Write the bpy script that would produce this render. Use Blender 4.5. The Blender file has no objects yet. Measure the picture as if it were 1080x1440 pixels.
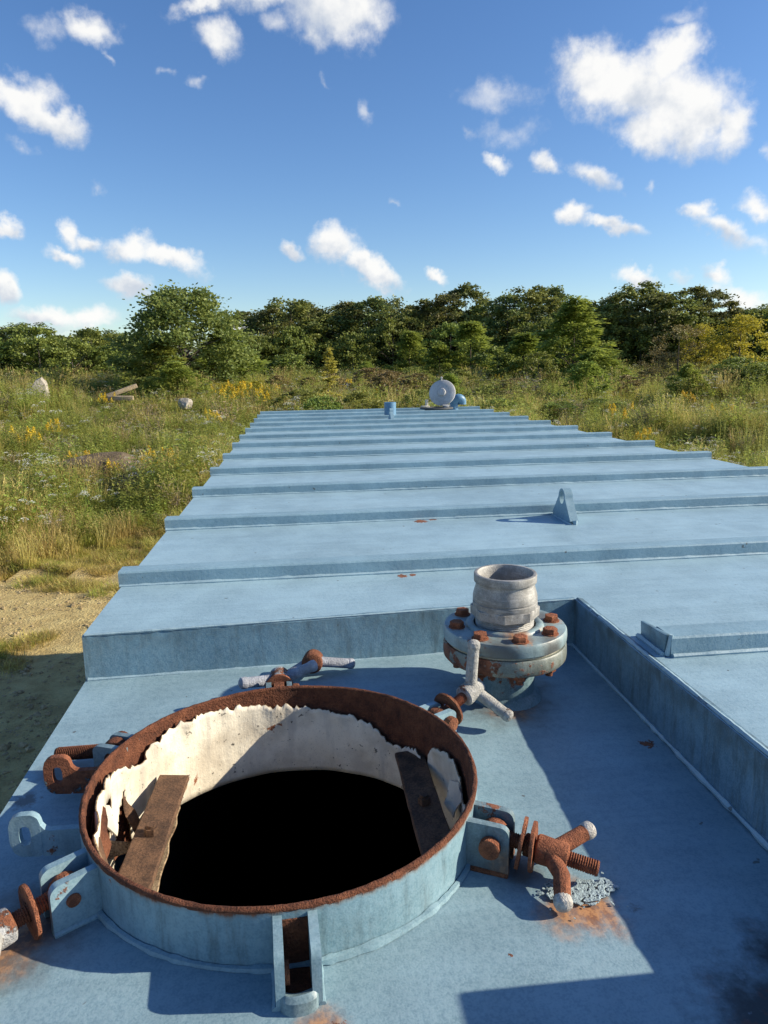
import bpy, bmesh, math, random
import numpy as np
from mathutils import Vector, Matrix, noise

sc = bpy.context.scene
COL = sc.collection
rad = math.radians
sin, cos, pi = math.sin, math.cos, math.pi

# ------------------------------------------------------------------ camera
CAM = np.array([0.4012, -1.1203, 0.4265])
PITCH, YAW, ROLL = 0.1985, 0.1165, -0.0177


def cam_axes():
    cp, sp, cy, sy = cos(PITCH), sin(PITCH), cos(YAW), sin(YAW)
    fwd = np.array([sy * cp, cy * cp, -sp])
    right = np.array([cy, -sy, 0.0])
    up = np.cross(right, fwd)
    c, s = cos(ROLL), sin(ROLL)
    return c * right + s * up, -s * right + c * up, fwd


AX_R, AX_U, AX_F = cam_axes()
cam = bpy.data.cameras.new('camera')
cam_o = bpy.data.objects.new('camera', cam)
COL.objects.link(cam_o)
M = Matrix.Identity(4)
for i in range(3):
    M[i][0], M[i][1], M[i][2], M[i][3] = AX_R[i], AX_U[i], -AX_F[i], CAM[i]
cam_o.matrix_world = M
cam.sensor_fit = 'HORIZONTAL'
cam.sensor_width = 36
cam.lens = 36 * 1000 / 1080
cam.clip_start, cam.clip_end = 0.02, 5000
sc.camera = cam_o

# ------------------------------------------------------------------ sky, sun, exposure
SUN_AZ, SUN_EL = rad(-5.5), rad(25.5)          # measured from +x, anticlockwise
SUN_DIR = Vector((cos(SUN_EL) * cos(SUN_AZ), cos(SUN_EL) * sin(SUN_AZ), sin(SUN_EL)))
SKY_STRENGTH = 0.10
sun = bpy.data.lights.new('sun', 'SUN')
sun.energy = 5.0
sun.angle = rad(0.5)
sun.color = (1.0, 0.90, 0.72)
sun_o = bpy.data.objects.new('sun', sun)
COL.objects.link(sun_o)
sun_o.rotation_euler = SUN_DIR.to_track_quat('Z', 'Y').to_euler()
sc.view_settings.view_transform = 'Standard'
sc.view_settings.look = 'None'
sc.view_settings.exposure = 0.68
sc.view_settings.gamma = 1.0
sc.view_settings.use_curve_mapping = False
sc.cycles.use_denoising = True
sc.cycles.max_bounces = 8
sc.cycles.transparent_max_bounces = 8


# ---- a small node language
class NT:
    def __init__(self, tree):
        self.t = tree
        self.t.nodes.clear()

    def n(self, typ, *ins, **props):
        nd = self.t.nodes.new(typ)
        kw = {}
        for k, v in props.items():
            if k.startswith('i_'):
                kw[k[2:].replace('_', ' ')] = v
            else:
                setattr(nd, k, v)
        for i, v in enumerate(ins):
            self.put(nd.inputs[i], v)
        for k, v in kw.items():
            self.put(nd.inputs[k], v)
        return nd

    def put(self, sock, v):
        if v is None:
            return
        if isinstance(v, bpy.types.NodeSocket):
            self.t.links.new(v, sock)
        elif isinstance(v, bpy.types.Node):
            self.t.links.new(v.outputs[0], sock)
        else:
            if sock.type == 'RGBA' and len(v) == 3:
                v = (*v, 1.0)
            sock.default_value = v

    def m(self, op, a, b=0.0, clamp=False):
        return self.n('ShaderNodeMath', a, b, operation=op, use_clamp=clamp).outputs[0]

    def vm(self, op, a, b=None):
        nd = self.n('ShaderNodeVectorMath', a, b, operation=op)
        return nd.outputs['Value'] if op in ('DOT_PRODUCT', 'LENGTH', 'DISTANCE') else nd.outputs[0]

    def mix(self, f, a, b):
        nd = self.n('ShaderNodeMix', data_type='RGBA')
        self.put(nd.inputs[0], f)
        self.put(nd.inputs[6], a)
        self.put(nd.inputs[7], b)
        return nd.outputs[2]

    def noise(self, v, scale, detail=4, rough=0.55, dist=0.0, out=0):
        nd = self.n('ShaderNodeTexNoise', noise_dimensions='3D')
        self.put(nd.inputs['Vector'], v)
        nd.inputs['Scale'].default_value = scale
        nd.inputs['Detail'].default_value = detail
        nd.inputs['Roughness'].default_value = rough
        nd.inputs['Distortion'].default_value = dist
        return nd.outputs[out]

    def ss(self, v, lo, hi, a=0.0, b=1.0):
        nd = self.n('ShaderNodeMapRange', interpolation_type='SMOOTHSTEP')
        for i, x in enumerate((v, lo, hi, a, b)):
            self.put(nd.inputs[i], x)
        return nd.outputs[0]

    def scl(self, v, s):
        nd = self.n('ShaderNodeMapping', vector_type='POINT')
        self.put(nd.inputs['Vector'], v)
        nd.inputs['Scale'].default_value = s
        return nd.outputs[0]


# ---- world: Nishita sky with cumulus drawn by direction, all the way round
def pix_dir(px, py):
    d = AX_F + (px - 540) / 1000 * AX_R - (py - 720) / 1000 * AX_U
    return d / np.linalg.norm(d)


CLOUDS = [  # direction in the photograph's view, half sizes, tilt, weight
    (868, 108, 88, 48, -8, 1), (965, 150, 88, 56, -30, 1), (945, 78, 46, 36, 0, 1), (1036, 180, 32, 42, 0, .95),
    (822, 92, 42, 28, 10, .9), (915, 180, 52, 34, -25, .85), (905, 120, 60, 40, 0, 1),
    (478, 22, 70, 48, 0, .95), (400, -5, 110, 24, 0, .8), (290, -2, 60, 12, 0, .7), (405, 50, 14, 26, 30, .5),
    (308, 55, 46, 26, -28, .75), (120, 28, 38, 26, 0, .75), (145, 78, 7, 26, 12, .5), (62, 35, 25, 20, 0, .4),
    (35, 145, 45, 32, -10, 1), (75, 175, 48, 24, -42, .9), (90, 185, 25, 14, -50, .7), (28, 210, 25, 10, -10, .35),
    (266, 108, 26, 10, -20, .5), (515, 150, 12, 20, 25, .5), (222, 95, 10, 11, 0, .4), (452, 110, 10, 8, -20, .4),
    (700, 225, 26, 12, -12, .7), (700, 140, 58, 20, 0, .38), (664, 190, 12, 10, 0, .4), (715, 190, 45, 18, 0, .22),
    (778, 228, 20, 13, -20, .65), (835, 243, 42, 17, -28, .7), (868, 260, 10, 14, 0, .5),
    (808, 298, 22, 15, 20, .85), (860, 317, 48, 11, -14, .8), (985, 297, 26, 16, -10, .8), (1020, 325, 48, 16, -25, .8),
    (1066, 290, 34, 18, -20, .75), (925, 262, 9, 13, 0, .5), (895, 385, 34, 14, -22, 1), (955, 390, 15, 9, 0, .5),
    (1018, 385, 24, 14, -20, .8), (1052, 412, 50, 20, -10, .8), (1055, 340, 40, 14, 0, .6),
    (474, 350, 32, 26, -10, 1), (522, 376, 52, 17, -30, 1), (410, 355, 22, 12, -15, .8), (613, 385, 22, 9, -15, .9),
    (190, 350, 34, 22, -20, 1), (240, 368, 50, 17, -22, 1), (96, 318, 18, 22, 20, .9), (126, 335, 28, 14, -20, .95),
    (95, 355, 28, 12, -18, .9), (3, 325, 20, 18, 0, 1), (192, 403, 34, 18, -10, 1), (5, 408, 20, 22, 0, 1),
    (70, 438, 50, 16, 0, .85), (132, 440, 34, 16, -8, .85), (340, 467, 22, 18, 0, .9), (60, 455, 60, 12, 0, .6),
    (560, 290, 10, 6, 0, .3), (132, 268, 10, 8, 0, .3), (965, 20, 30, 14, -20, .4), (1080, 225, 10, 18, 0, .6),
]


def build_world():
    w = bpy.data.worlds.new('World')
    sc.world = w
    w.use_nodes = True
    w.cycles.sampling_method = 'MANUAL'
    w.cycles.sample_map_resolution = 512
    t = NT(w.node_tree)
    sky = t.n('ShaderNodeTexSky', sky_type='NISHITA', sun_disc=False, sun_elevation=SUN_EL,
              sun_rotation=pi / 2 - SUN_AZ, altitude=0, air_density=1.0, dust_density=0.35, ozone_density=3.0)
    d = t.n('ShaderNodeTexCoord').outputs['Generated']
    n1 = t.noise(d, 7.0, 4, 0.55, out=1)
    n2 = t.noise(d, 30.0, 5, 0.6, out=1)
    w1 = t.n('ShaderNodeVectorMath', t.vm('SUBTRACT', n1, (.5, .5, .5)), operation='SCALE')
    w1.inputs['Scale'].default_value = 0.07
    w2 = t.n('ShaderNodeVectorMath', t.vm('SUBTRACT', n2, (.5, .5, .5)), operation='SCALE')
    w2.inputs['Scale'].default_value = 0.036
    dw = t.vm('ADD', t.vm('ADD', d, w1.outputs[0]), w2.outputs[0])
    items = []
    for (px, py, a, b, tilt, amp) in CLOUDS:
        c = pix_dir(px, py)
        k = 1 / 1000 * math.sqrt(1 / (1 + ((px - 540) / 1000) ** 2 + ((py - 720) / 1000) ** 2))
        items.append((c, AX_R, a * k, b * k, tilt, amp))
    rng = random.Random(5)
    for i in range(26):                                   # the same kind of sky in every other direction
        az = rng.uniform(0, 2 * pi)
        el = rad(rng.uniform(4, 62))
        c = np.array([cos(el) * sin(az), cos(el) * cos(az), sin(el)])
        rel = (math.degrees(az) - 6.7 + 180) % 360 - 180
        if abs(rel) < 36 and el < rad(34):
            continue
        r = np.array([cos(az), -sin(az), 0])
        for j in range(rng.choice((1, 1, 2))):
            a = rng.uniform(.02, .08)
            c2 = c + r * rng.uniform(-1, 1) * .07 + np.array([0, 0, 1]) * rng.uniform(-.03, .03)
            items.append((c2 / np.linalg.norm(c2), r, a, a * rng.uniform(.35, .7), rng.uniform(-25, 15), rng.uniform(.5, 1)))
    F = None
    S = None
    VN = VD = None
    for (c, r, a, b, tilt, amp) in items:
        r = np.asarray(r, float)
        r = r - c * r.dot(c)
        r /= np.linalg.norm(r)
        u = np.cross(r, c)
        if u[2] < 0:
            u = -u
        ct, st = cos(rad(tilt)), sin(rad(tilt))
        r2, u2 = r * ct + u * st, -r * st + u * ct
        m = Matrix((r2, u2, np.cross(r2, u2))).transposed()
        mp = t.n('ShaderNodeMapping', vector_type='TEXTURE')
        soft = amp < .62
        last = S if soft else F
        if F is not None:                                 # keeps the shader compiler working through them one by one
            chain = t.n('ShaderNodeVectorMath', prev, (1e-7, 1e-7, 1e-7), dw, operation='MULTIPLY_ADD').outputs[0]
        t.put(mp.inputs['Vector'], dw if F is None else chain)
        mp.inputs['Location'].default_value = c
        mp.inputs['Rotation'].default_value = m.to_euler('XYZ')
        mp.inputs['Scale'].default_value = (a * 1.25, b * 1.25, 0.5)
        ln = t.vm('LENGTH', mp.outputs[0])
        f = t.m('SUBTRACT', 1.0, ln)
        if not soft:
            f = t.m('MULTIPLY', f, amp)
            F = f if F is None else t.n('ShaderNodeMath', F, f, .12, operation='SMOOTH_MAX').outputs[0]
            wt = t.m('MAXIMUM', f, 0.0)
            yy = t.n('ShaderNodeSeparateXYZ', mp.outputs[0]).outputs[1]
            VN = t.m('MULTIPLY', wt, yy) if VN is None else t.n('ShaderNodeMath', wt, yy, VN, operation='MULTIPLY_ADD').outputs[0]
            VD = wt if VD is None else t.m('ADD', VD, wt)
            prev = t.m('ADD', F, t.m('MULTIPLY', t.m('ADD', VN, VD), 1e-7))
        else:
            f = t.m('MULTIPLY', f, amp + .4)
            S = f if S is None else t.m('MAXIMUM', S, f)
            prev = S
    tex = t.noise(d, 16.0, 8, 0.62)
    fine = t.noise(d, 75.0, 5, 0.6)
    fld = t.m('ADD', F, t.m('MULTIPLY', t.m('SUBTRACT', tex, .5), 0.8))
    fld = t.m('ADD', fld, t.m('MULTIPLY', t.m('SUBTRACT', fine, .5), 0.36))
    den = t.ss(fld, 0.04, 0.66)
    sf = t.m('ADD', S, t.m('MULTIPLY', t.m('SUBTRACT', tex, .52), 2.0))
    sf = t.m('ADD', sf, t.m('MULTIPLY', t.m('SUBTRACT', fine, .5), .5))
    den = t.m('MAXIMUM', den, t.m('MULTIPLY', t.ss(sf, .05, 1.1), .62))
    # lit from the sun's side: compare the billow field a step towards the sun
    b0 = t.noise(d, 11.0, 6, .55)
    b1 = t.noise(t.vm('ADD', d, tuple(SUN_DIR * 0.014 + Vector((0, 0, .026)))), 11.0, 6, .55)
    lit = t.m('ADD', t.m('MULTIPLY', t.m('SUBTRACT', b0, b1), 2.6), .60)
    lit = t.m('ADD', lit, t.m('MULTIPLY', t.m('SUBTRACT', fine, .5), .35))
    lit = t.m('ADD', lit, t.m('MULTIPLY', t.m('DIVIDE', VN, t.m('ADD', VD, .02)), .55))
    lit = t.ss(lit, 0.02, .80)
    ccol = t.mix(lit, (3.9, 4.25, 4.8), (6.3, 6.25, 6.1))
    cov = t.m('MULTIPLY', den, .96)
    hs = t.n('ShaderNodeHueSaturation', i_Color=sky.outputs[0])
    hs.inputs['Saturation'].default_value = 1.18
    hs.inputs['Hue'].default_value = .508
    hs.inputs['Value'].default_value = 1.025
    col = t.mix(cov, hs.outputs[0], ccol)
    bg = t.n('ShaderNodeBackground', col)
    bg.inputs['Strength'].default_value = SKY_STRENGTH
    o = t.n('ShaderNodeOutputWorld')
    t.t.links.new(bg.outputs[0], o.inputs[0])


build_world()

# ------------------------------------------------------------------ materials


def mat(name, fn):
    m = bpy.data.materials.new(name)
    m.use_nodes = True
    t = NT(m.node_tree)
    out = t.n('ShaderNodeOutputMaterial')
    sh = fn(t)
    t.t.links.new(sh, out.inputs['Surface'])
    return m


def bsdf(t, col, rough=.6, metal=0.0, bump=None, bstr=.3, bdist=.01, spec=.5):
    b = t.n('ShaderNodeBsdfPrincipled')
    t.put(b.inputs['Base Color'], col)
    t.put(b.inputs['Roughness'], rough)
    t.put(b.inputs['Metallic'], metal)
    b.inputs['Specular IOR Level'].default_value = spec
    if bump is not None:
        bn = t.n('ShaderNodeBump')
        bn.inputs['Strength'].default_value = bstr
        bn.inputs['Distance'].default_value = bdist
        t.put(bn.inputs['Height'], bump)
        t.t.links.new(bn.outputs[0], b.inputs['Normal'])
    return b.outputs[0]


def pos(t):
    return t.n('ShaderNodeNewGeometry').outputs['Position']


def rust_col(t, P, k=1.0):
    n = t.noise(P, 60 * k, 6, .65)
    n2 = t.noise(P, 400 * k, 3, .6)
    c = t.n('ShaderNodeValToRGB', t.m('ADD', t.m('MULTIPLY', n, .7), t.m('MULTIPLY', n2, .3)))
    e = c.color_ramp.elements
    e[0].position, e[0].color = .3, (.050, .022, .014, 1)
    e[1].position, e[1].color = .72, (.34, .135, .065, 1)
    m = e.new(.5)
    m.color = (.185, .068, .034, 1)
    return c.outputs[0], t.m('ADD', n, n2)


BLUE = (.185, .310, .385)


def blue_fn(base=BLUE, grime=0.0, rust=.0, marks=(), streak=0.0, edge_rust=None, fleck=1.0, rough=.46):
    def f(t):
        P = pos(t)
        big = t.noise(P, 2.3, 3, .5)
        mid = t.noise(P, 11, 4, .6)
        fine = t.noise(P, 420, 2, .5)
        fine2 = t.noise(P, 120, 3, .6)
        # faint roller marks along the width
        lay = t.noise(t.scl(P, (1.2, 22, 6)), 3.0, 3, .55)
        k = t.m('ADD', t.m('MULTIPLY', big, .40), t.m('ADD', t.m('MULTIPLY', mid, .40), t.m('MULTIPLY', lay, .20)))
        dark = tuple(c * .77 for c in base)
        pale = tuple(c * 1.08 + .022 for c in base)
        col = t.mix(t.ss(k, .32, .68), dark, pale)
        g = t.m('ADD', t.m('MULTIPLY', fine, .55), t.m('MULTIPLY', fine2, .45))
        col = t.mix(t.m('MULTIPLY', t.ss(g, .40, .66), .30), col, (.30, .40, .46))
        col = t.mix(t.m('MULTIPLY', t.ss(g, .52, .36), .22), col, (.05, .11, .17))
        if grime:
            gr = t.noise(t.scl(P, (22, 22, 4)), 2.2, 6, .72)
            col = t.mix(t.m('MULTIPLY', t.ss(gr, .44, .78), grime * .85), col, (.045, .058, .055))
            gr2 = t.noise(t.scl(P, (1, 1, .45)), 20, 6, .7)
            col = t.mix(t.m('MULTIPLY', t.ss(gr2, .58, .78), grime * .5), col, (.035, .04, .04))
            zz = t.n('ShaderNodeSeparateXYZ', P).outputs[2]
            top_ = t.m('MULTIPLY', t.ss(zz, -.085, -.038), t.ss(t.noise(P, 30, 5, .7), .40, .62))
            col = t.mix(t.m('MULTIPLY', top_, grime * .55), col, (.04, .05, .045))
            gr3 = t.noise(t.scl(P, (30, 30, 2.0)), 2.2, 4, .6)
            col = t.mix(t.m('MULTIPLY', t.ss(gr3, .60, .80), grime * .5), col, (.28, .36, .40))
        deb = t.noise(P, 46, 2, .5)
        col = t.mix(t.m('MULTIPLY', t.ss(deb, .745, .765), .75 * fleck), col, (.07, .065, .055))
        sc_ = t.noise(t.scl(P, (7, 16, 7)), 3.0, 4, .6)
        col = t.mix(t.m('MULTIPLY', t.ss(sc_, .70, .76), .35 * fleck), col, (.06, .11, .15))
        rc, rh = rust_col(t, P, 1.0)
        msk = None
        if rust:
            r1 = t.noise(P, 9, 3, .5)
            r2 = t.noise(P, 55, 5, .7)
            msk = t.ss(t.m('ADD', t.m('MULTIPLY', r1, .55), t.m('MULTIPLY', r2, .45)), .665 - rust * .1, .70 - rust * .1)
        wob = t.m('SUBTRACT', t.noise(P, 24, 5, .65), .5)
        wob2 = t.m('SUBTRACT', t.noise(P, 130, 5, .7), .5)
        drip_ = t.noise(t.scl(P, (70, 9, 9)), 1.0, 4, .6)
        for mk in marks:
            x, y, r, kind = mk[:4]
            dd = t.vm('DISTANCE', P, (x, y, mk[4] if len(mk) > 4 else -.13 if kind != 'top' else -.033))
            q = t.m('ADD', t.m('DIVIDE', dd, r), t.m('MULTIPLY', wob2 if r < .026 else wob, 2.6 if r < .026 else 1.3))
            if kind == 'stain':
                a = t.m('MULTIPLY', t.ss(q, 1.15, .45), .93)
                sp = t.ss(t.noise(P, 70, 4, .7), .60, .68)
                dk = t.mix(sp, (.018, .020, .022), (.10, .13, .15))
                dk = t.mix(t.ss(t.noise(P, 34, 4, .6), .56, .66), dk, (.07, .025, .014))
                col = t.mix(a, col, dk)
            elif kind == 'halo':
                a = t.m('MULTIPLY', t.ss(q, 1.15, .35), t.ss(t.m('ADD', t.m('MULTIPLY', drip_, .6), t.m('MULTIPLY', fine2, .4)), .30, .62, .30, .88))
                col = t.mix(a, col, t.mix(t.ss(fine2, .42, .62), (.24, .10, .042), (.44, .215, .09)))
            elif kind == 'dirt':
                a = t.m('MULTIPLY', t.ss(q, 1.2, .3), .75)
                col = t.mix(a, col, (.07, .055, .045))
            else:
                a = t.ss(q, 1.0, .85)
                msk = a if msk is None else t.m('MAXIMUM', msk, a)
        if edge_rust:                                     # rust creeping down from the bare rim
            z0, z1 = edge_rust
            z = t.n('ShaderNodeSeparateXYZ', P).outputs[2]
            drip = t.noise(t.scl(P, (1, 1, .12)), 42, 5, .7)
            q = t.m('ADD', t.ss(z, z1, z0), t.m('MULTIPLY', t.m('SUBTRACT', drip, .5), 1.7))
            a = t.ss(q, .62, .95)
            msk = a if msk is None else t.m('MAXIMUM', msk, a)
            halo = t.m('MULTIPLY', t.ss(q, .25, .85), .55)
            col = t.mix(halo, col, (.24, .16, .10))
        rg = rough
        if msk is not None:
            col = t.mix(msk, col, rc)
            rg = t.m('ADD', rough, t.m('MULTIPLY', msk, .4))
        h = t.m('ADD', t.m('MULTIPLY', fine2, .35), t.m('MULTIPLY', t.noise(P, 7, 2, .5), 2.5))
        h = t.m('ADD', h, t.m('MULTIPLY', fine, .12))
        if msk is not None:
            h = t.m('ADD', h, t.m('MULTIPLY', t.m('MULTIPLY', msk, rh), .8))
        return bsdf(t, col, rg, 0, h, .35, .004)
    return f


def rust_fn(k=1.0, dark=1.0, paint=None, amount=.5, pscale=40, paint_col=(.50, .50, .47)):
    def f(t):
        P = pos(t)
        rc, rh = rust_col(t, P, k)
        if dark != 1.0:
            rc = t.mix(1.0, rc, rc)
            mul = t.n('ShaderNodeMix', data_type='RGBA', blend_type='MULTIPLY')
            mul.inputs[0].default_value = 1
            t.put(mul.inputs[6], rc)
            mul.inputs[7].default_value = (dark, dark * .95, dark * .95, 1)
            rc = mul.outputs[2]
        rg = .85
        h = rh
        if paint:
            q = t.m('ADD', t.m('MULTIPLY', t.noise(P, pscale, 3, .5), .6), t.m('MULTIPLY', t.noise(P, pscale * 6, 4, .7), .4))
            a = t.ss(q, .5 + (amount - .5) * .8 + .02, .5 + (amount - .5) * .8 - .03)
            pc = t.mix(t.ss(t.noise(P, pscale * 3, 5, .7), .40, .70), tuple(c * .62 for c in paint_col), paint_col)
            rc = t.mix(a, rc, pc)
            rg = t.m('SUBTRACT', .85, t.m('MULTIPLY', a, .25))
            h = t.m('ADD', t.m('MULTIPLY', rh, .6), t.m('MULTIPLY', a, .8))
        return bsdf(t, rc, rg, 0, h, .9, .004, .3)
    return f


def simple_fn(c0, c1, scale, rough=.8, bscale=None, bstr=.4, bdist=.004, metal=0.0, spec=.4):
    def f(t):
        P = pos(t)
        n = t.noise(P, scale, 5, .65)
        n2 = t.noise(P, scale * 8, 3, .6)
        v = t.m('ADD', t.m('MULTIPLY', n, .65), t.m('MULTIPLY', n2, .35))
        col = t.mix(t.ss(v, .35, .66), c0, c1)
        return bsdf(t, col, rough, metal, t.noise(P, bscale or scale * 6, 4, .65), bstr, bdist, spec)
    return f


def alu_fn(t):
    P = pos(t)
    n = t.noise(P, 40, 5, .65)
    pit = t.noise(P, 520, 3, .7)
    strk = t.noise(t.scl(P, (1, 1, 6)), 30, 4, .6)
    col = t.mix(t.ss(n, .35, .65), (.235, .228, .212), (.40, .392, .37))
    col = t.mix(t.m('MULTIPLY', t.ss(pit, .50, .62), .5), col, (.16, .15, .15))
    col = t.mix(t.m('MULTIPLY', t.ss(strk, .55, .72), .35), col, (.62, .60, .57))
    return bsdf(t, col, .58, .3, t.m('ADD', pit, t.m('MULTIPLY', n, .2)), .6, .0009)


def liner_fn(t):
    P = pos(t)
    n = t.noise(P, 16, 5, .6)
    st = t.noise(t.scl(P, (10, 10, 1.4)), 3, 5, .6)
    pit = t.noise(P, 95, 4, .75)
    fine = t.noise(P, 500, 2, .6)
    col = t.mix(t.ss(n, .36, .66), (.56, .49, .38), (.78, .71, .57))
    col = t.mix(t.m('MULTIPLY', t.ss(st, .50, .72), .60), col, (.34, .32, .29))
    col = t.mix(t.m('MULTIPLY', t.ss(fine, .58, .72), .4), col, (.30, .27, .23))
    col = t.mix(t.m('MULTIPLY', t.ss(pit, .625, .67), .9), col, (.045, .04, .035))
    spots = t.ss(t.m('ADD', t.m('MULTIPLY', t.noise(P, 19, 2, .5), .75), t.m('MULTIPLY', t.noise(P, 90, 4, .7), .25)),  .70, .72)
    col = t.mix(spots, col, (.25, .085, .035))
    return bsdf(t, col, .72, 0, t.m('ADD', t.m('ADD', n, st), t.m('MULTIPLY', pit, .5)), .5, .004)


def attr(t, name):
    nd = t.n('ShaderNodeAttribute', attribute_name=name)
    return nd.outputs['Fac']


def leaf_fn(dark, mid, light, trans=.25, vary=.25, rough=.6, warm=None):
    def f(t):
        tone = attr(t, 'tone')
        rnd = t.n('ShaderNodeObjectInfo').outputs['Random']
        ramp = t.n('ShaderNodeValToRGB', tone)
        e = ramp.color_ramp.elements
        e[0].position, e[0].color = 0, (*dark, 1)
        e[1].position, e[1].color = 1, (*light, 1)
        m = e.new(.5)
        m.color = (*mid, 1)
        col = ramp.outputs[0]
        hs = t.n('ShaderNodeHueSaturation', i_Color=col)
        t.put(hs.inputs['Hue'], t.m('ADD', .5 - .035 * vary * 2, t.m('MULTIPLY', rnd, .07 * vary * 2)))
        t.put(hs.inputs['Value'], t.m('ADD', 1 - vary * .6, t.m('MULTIPLY', rnd, vary * 1.2)))
        col = hs.outputs[0]
        b = bsdf(t, col, rough, 0, spec=.35)
        tr = t.n('ShaderNodeBsdfTranslucent', t.mix(.5, col, light))
        mx = t.n('ShaderNodeMixShader', trans)
        t.t.links.new(b, mx.inputs[1])
        t.t.links.new(tr.outputs[0], mx.inputs[2])
        return mx.outputs[0]
    return f


def ground_fn(t):
    P = pos(t)
    n = t.noise(P, .45, 5, .6)
    n2 = t.noise(P, 3.2, 5, .65)
    n3 = t.noise(P, 30, 4, .65)
    sep = t.n('ShaderNodeSeparateXYZ', P)
    sand = t.mix(t.ss(n2, .35, .68), (.44, .325, .135), (.60, .475, .21))
    sand = t.mix(t.m('MULTIPLY', t.ss(n3, .5, .7), .28), sand, (.25, .165, .065))
    soil = t.mix(t.ss(n2, .35, .65), (.15, .108, .045), (.29, .205, .085))
    grow = t.m('ADD', t.ss(sep.outputs[1], 11.0, 14.0), t.m('MULTIPLY', t.m('SUBTRACT', n, .5), 1.2))
    grow = t.m('MAXIMUM', grow, t.ss(sep.outputs[0], 2.0, 4.5))
    patch = t.m('MULTIPLY', t.ss(t.noise(P, 1.1, 5, .7), .52, .66), .40)
    col = t.mix(t.m('MAXIMUM', t.ss(grow, .35, .7), patch), sand, soil)
    return bsdf(t, col, .95, 0, t.m('ADD', n2, t.m('MULTIPLY', n3, .7)), .9, .08, .2)


# stains and rust that belong to particular places on the recess floor
FLOOR_MARKS = [(.815, -.665, .100, 'stain'), (.88, -.58, .065, 'stain'), (.655, -.502, .036, 'halo'), (.694, -.512, .034, 'halo'), (.680, -.485, .045, 'halo'),
               (.40, -.605, .030, 'halo'), (.415, -.605, .010, 'rust'), (.735, -.02, .10, 'dirt'), (.735, -.055, .045, 'halo'),
               (.905, -.19, .013, 'rust'), (.10, -.45, .08, 'dirt'), (.09, -.47, .05, 'halo'), (.628, -.43, .035, 'dirt'),
               (.585, -.545, .0045, 'rust'), (.655, -.585, .0045, 'rust'), (.545, -.575, .003, 'rust'), (.645, -.60, .0045, 'rust'),
               (.735, -.50, .010, 'dirt'), (.02, -.22, .02, 'dirt'), (.06, -.16, .05, 'dirt')]
ROOF_MARKS = [(.62, .415, .012, 'top'), (.645, .418, .008, 'top'), (.60, .47, .010, 'top'), (.76, .98, .020, 'top'), (.80, 1.0, .014, 'top')]
MT = {}
MT['roof'] = mat('roof_paint', blue_fn(base=(.285, .43, .50), marks=ROOF_MARKS, rust=-.25))
MT['rib'] = mat('rib_paint', blue_fn(base=(.215, .35, .42), rust=-.2))
MT['floor'] = mat('floor_paint', blue_fn(base=(.205, .320, .375), marks=FLOOR_MARKS, rust=-.1, rough=.52))
MT['wall'] = mat('wall_paint', blue_fn(base=(.155, .29, .375), grime=.6, rust=-.1))
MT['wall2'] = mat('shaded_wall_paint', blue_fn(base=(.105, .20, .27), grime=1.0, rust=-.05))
MT['side'] = mat('side_paint', blue_fn(grime=.3))
MT['bead'] = mat('bead_paint', blue_fn(base=(.30, .43, .49), rust=-.1))
MT['bead_rusty'] = mat('bead_rusty', blue_fn(base=(.21, .335, .39), grime=.35, rust=.75))
MT['neck'] = mat('neck_paint', blue_fn(base=(.20, .335, .395), grime=.70, rust=.38, edge_rust=(-.066, -.082)))
MT['lug'] = mat('lug_paint', blue_fn(base=(.21, .335, .39), grime=.40, rust=.6))
MT['lug_inner'] = mat('lug_rusty', blue_fn(base=(.15, .23, .26), grime=.8, rust=.9, marks=[(.60, -.455, .05, 'dirt'), (.63, -.42, .04, 'halo')]))
MT['ear_rust'] = mat('ear_rust', rust_fn(1.0, 1.15, True, .40, 30, (.20, .32, .37)))
MT['fitting'] = mat('fitting_paint', blue_fn(base=(.20, .29, .30), grime=.45, rust=.4))
BOLTS = [(.735 + cos(rad(-89 + 45 * i)) * .083, -.003 + sin(rad(-89 + 45 * i)) * .083) for i in range(8)]
MT['flange'] = mat('flange_paint', blue_fn(base=(.25, .34, .345), grime=.50, rust=.40, marks=[(x, y, .020, 'halo', .0) for x, y in BOLTS] + [(.735, -.07, .03, 'halo', .0), (.80, .02, .03, 'dirt', 0), (.70, -.10, .04, 'dirt', -.02), (.79, -.09, .03, 'dirt', -.02)]))
MT['flange2'] = mat('flange_worn', blue_fn(base=(.19, .20, .15), grime=.8, rust=1.05))
MT['pipe'] = mat('pipe_paint', blue_fn(base=(.11, .19, .21), grime=.6, rust=.4))
MT['newblue'] = mat('fresh_blue_paint', blue_fn(base=(.07, .20, .34), rust=-.3))
MT['rust'] = mat('rust', rust_fn(1.0))
MT['rust_bright'] = mat('rust_bright', rust_fn(1.3, 1.35))
MT['rust_dark'] = mat('rust_dark', rust_fn(.8, .62))
MT['rust_rim'] = mat('rust_rim', rust_fn(1.2, .72))
MT['bar'] = mat('bar_rust', simple_fn((.055, .030, .018), (.155, .082, .044), 45, .9, 260, .7, .002))
MT['worn_white'] = mat('worn_white', rust_fn(1, 1, True, .66, 34, (.48, .47, .44)))
MT['white_rust'] = mat('white_rust', rust_fn(1, 1, True, .52, 26, (.50, .50, .50)))
MT['tip_white'] = mat('tip_white', rust_fn(1, 1, True, .74, 60, (.60, .57, .52)))
MT['grey_white'] = mat('grey_white', rust_fn(1, 1, True, .78, 24, (.40, .42, .47)))
MT['alu'] = mat('cast_aluminium', alu_fn)
MT['liner'] = mat('peeling_liner', liner_fn)
MT['liner_edge'] = mat('liner_edge', simple_fn((.10, .055, .03), (.40, .29, .17), 60, .9))
MT['flake'] = mat('loose_paint', rust_fn(1.2, 1, True, .86, 60, (.42, .54, .585)))
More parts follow.
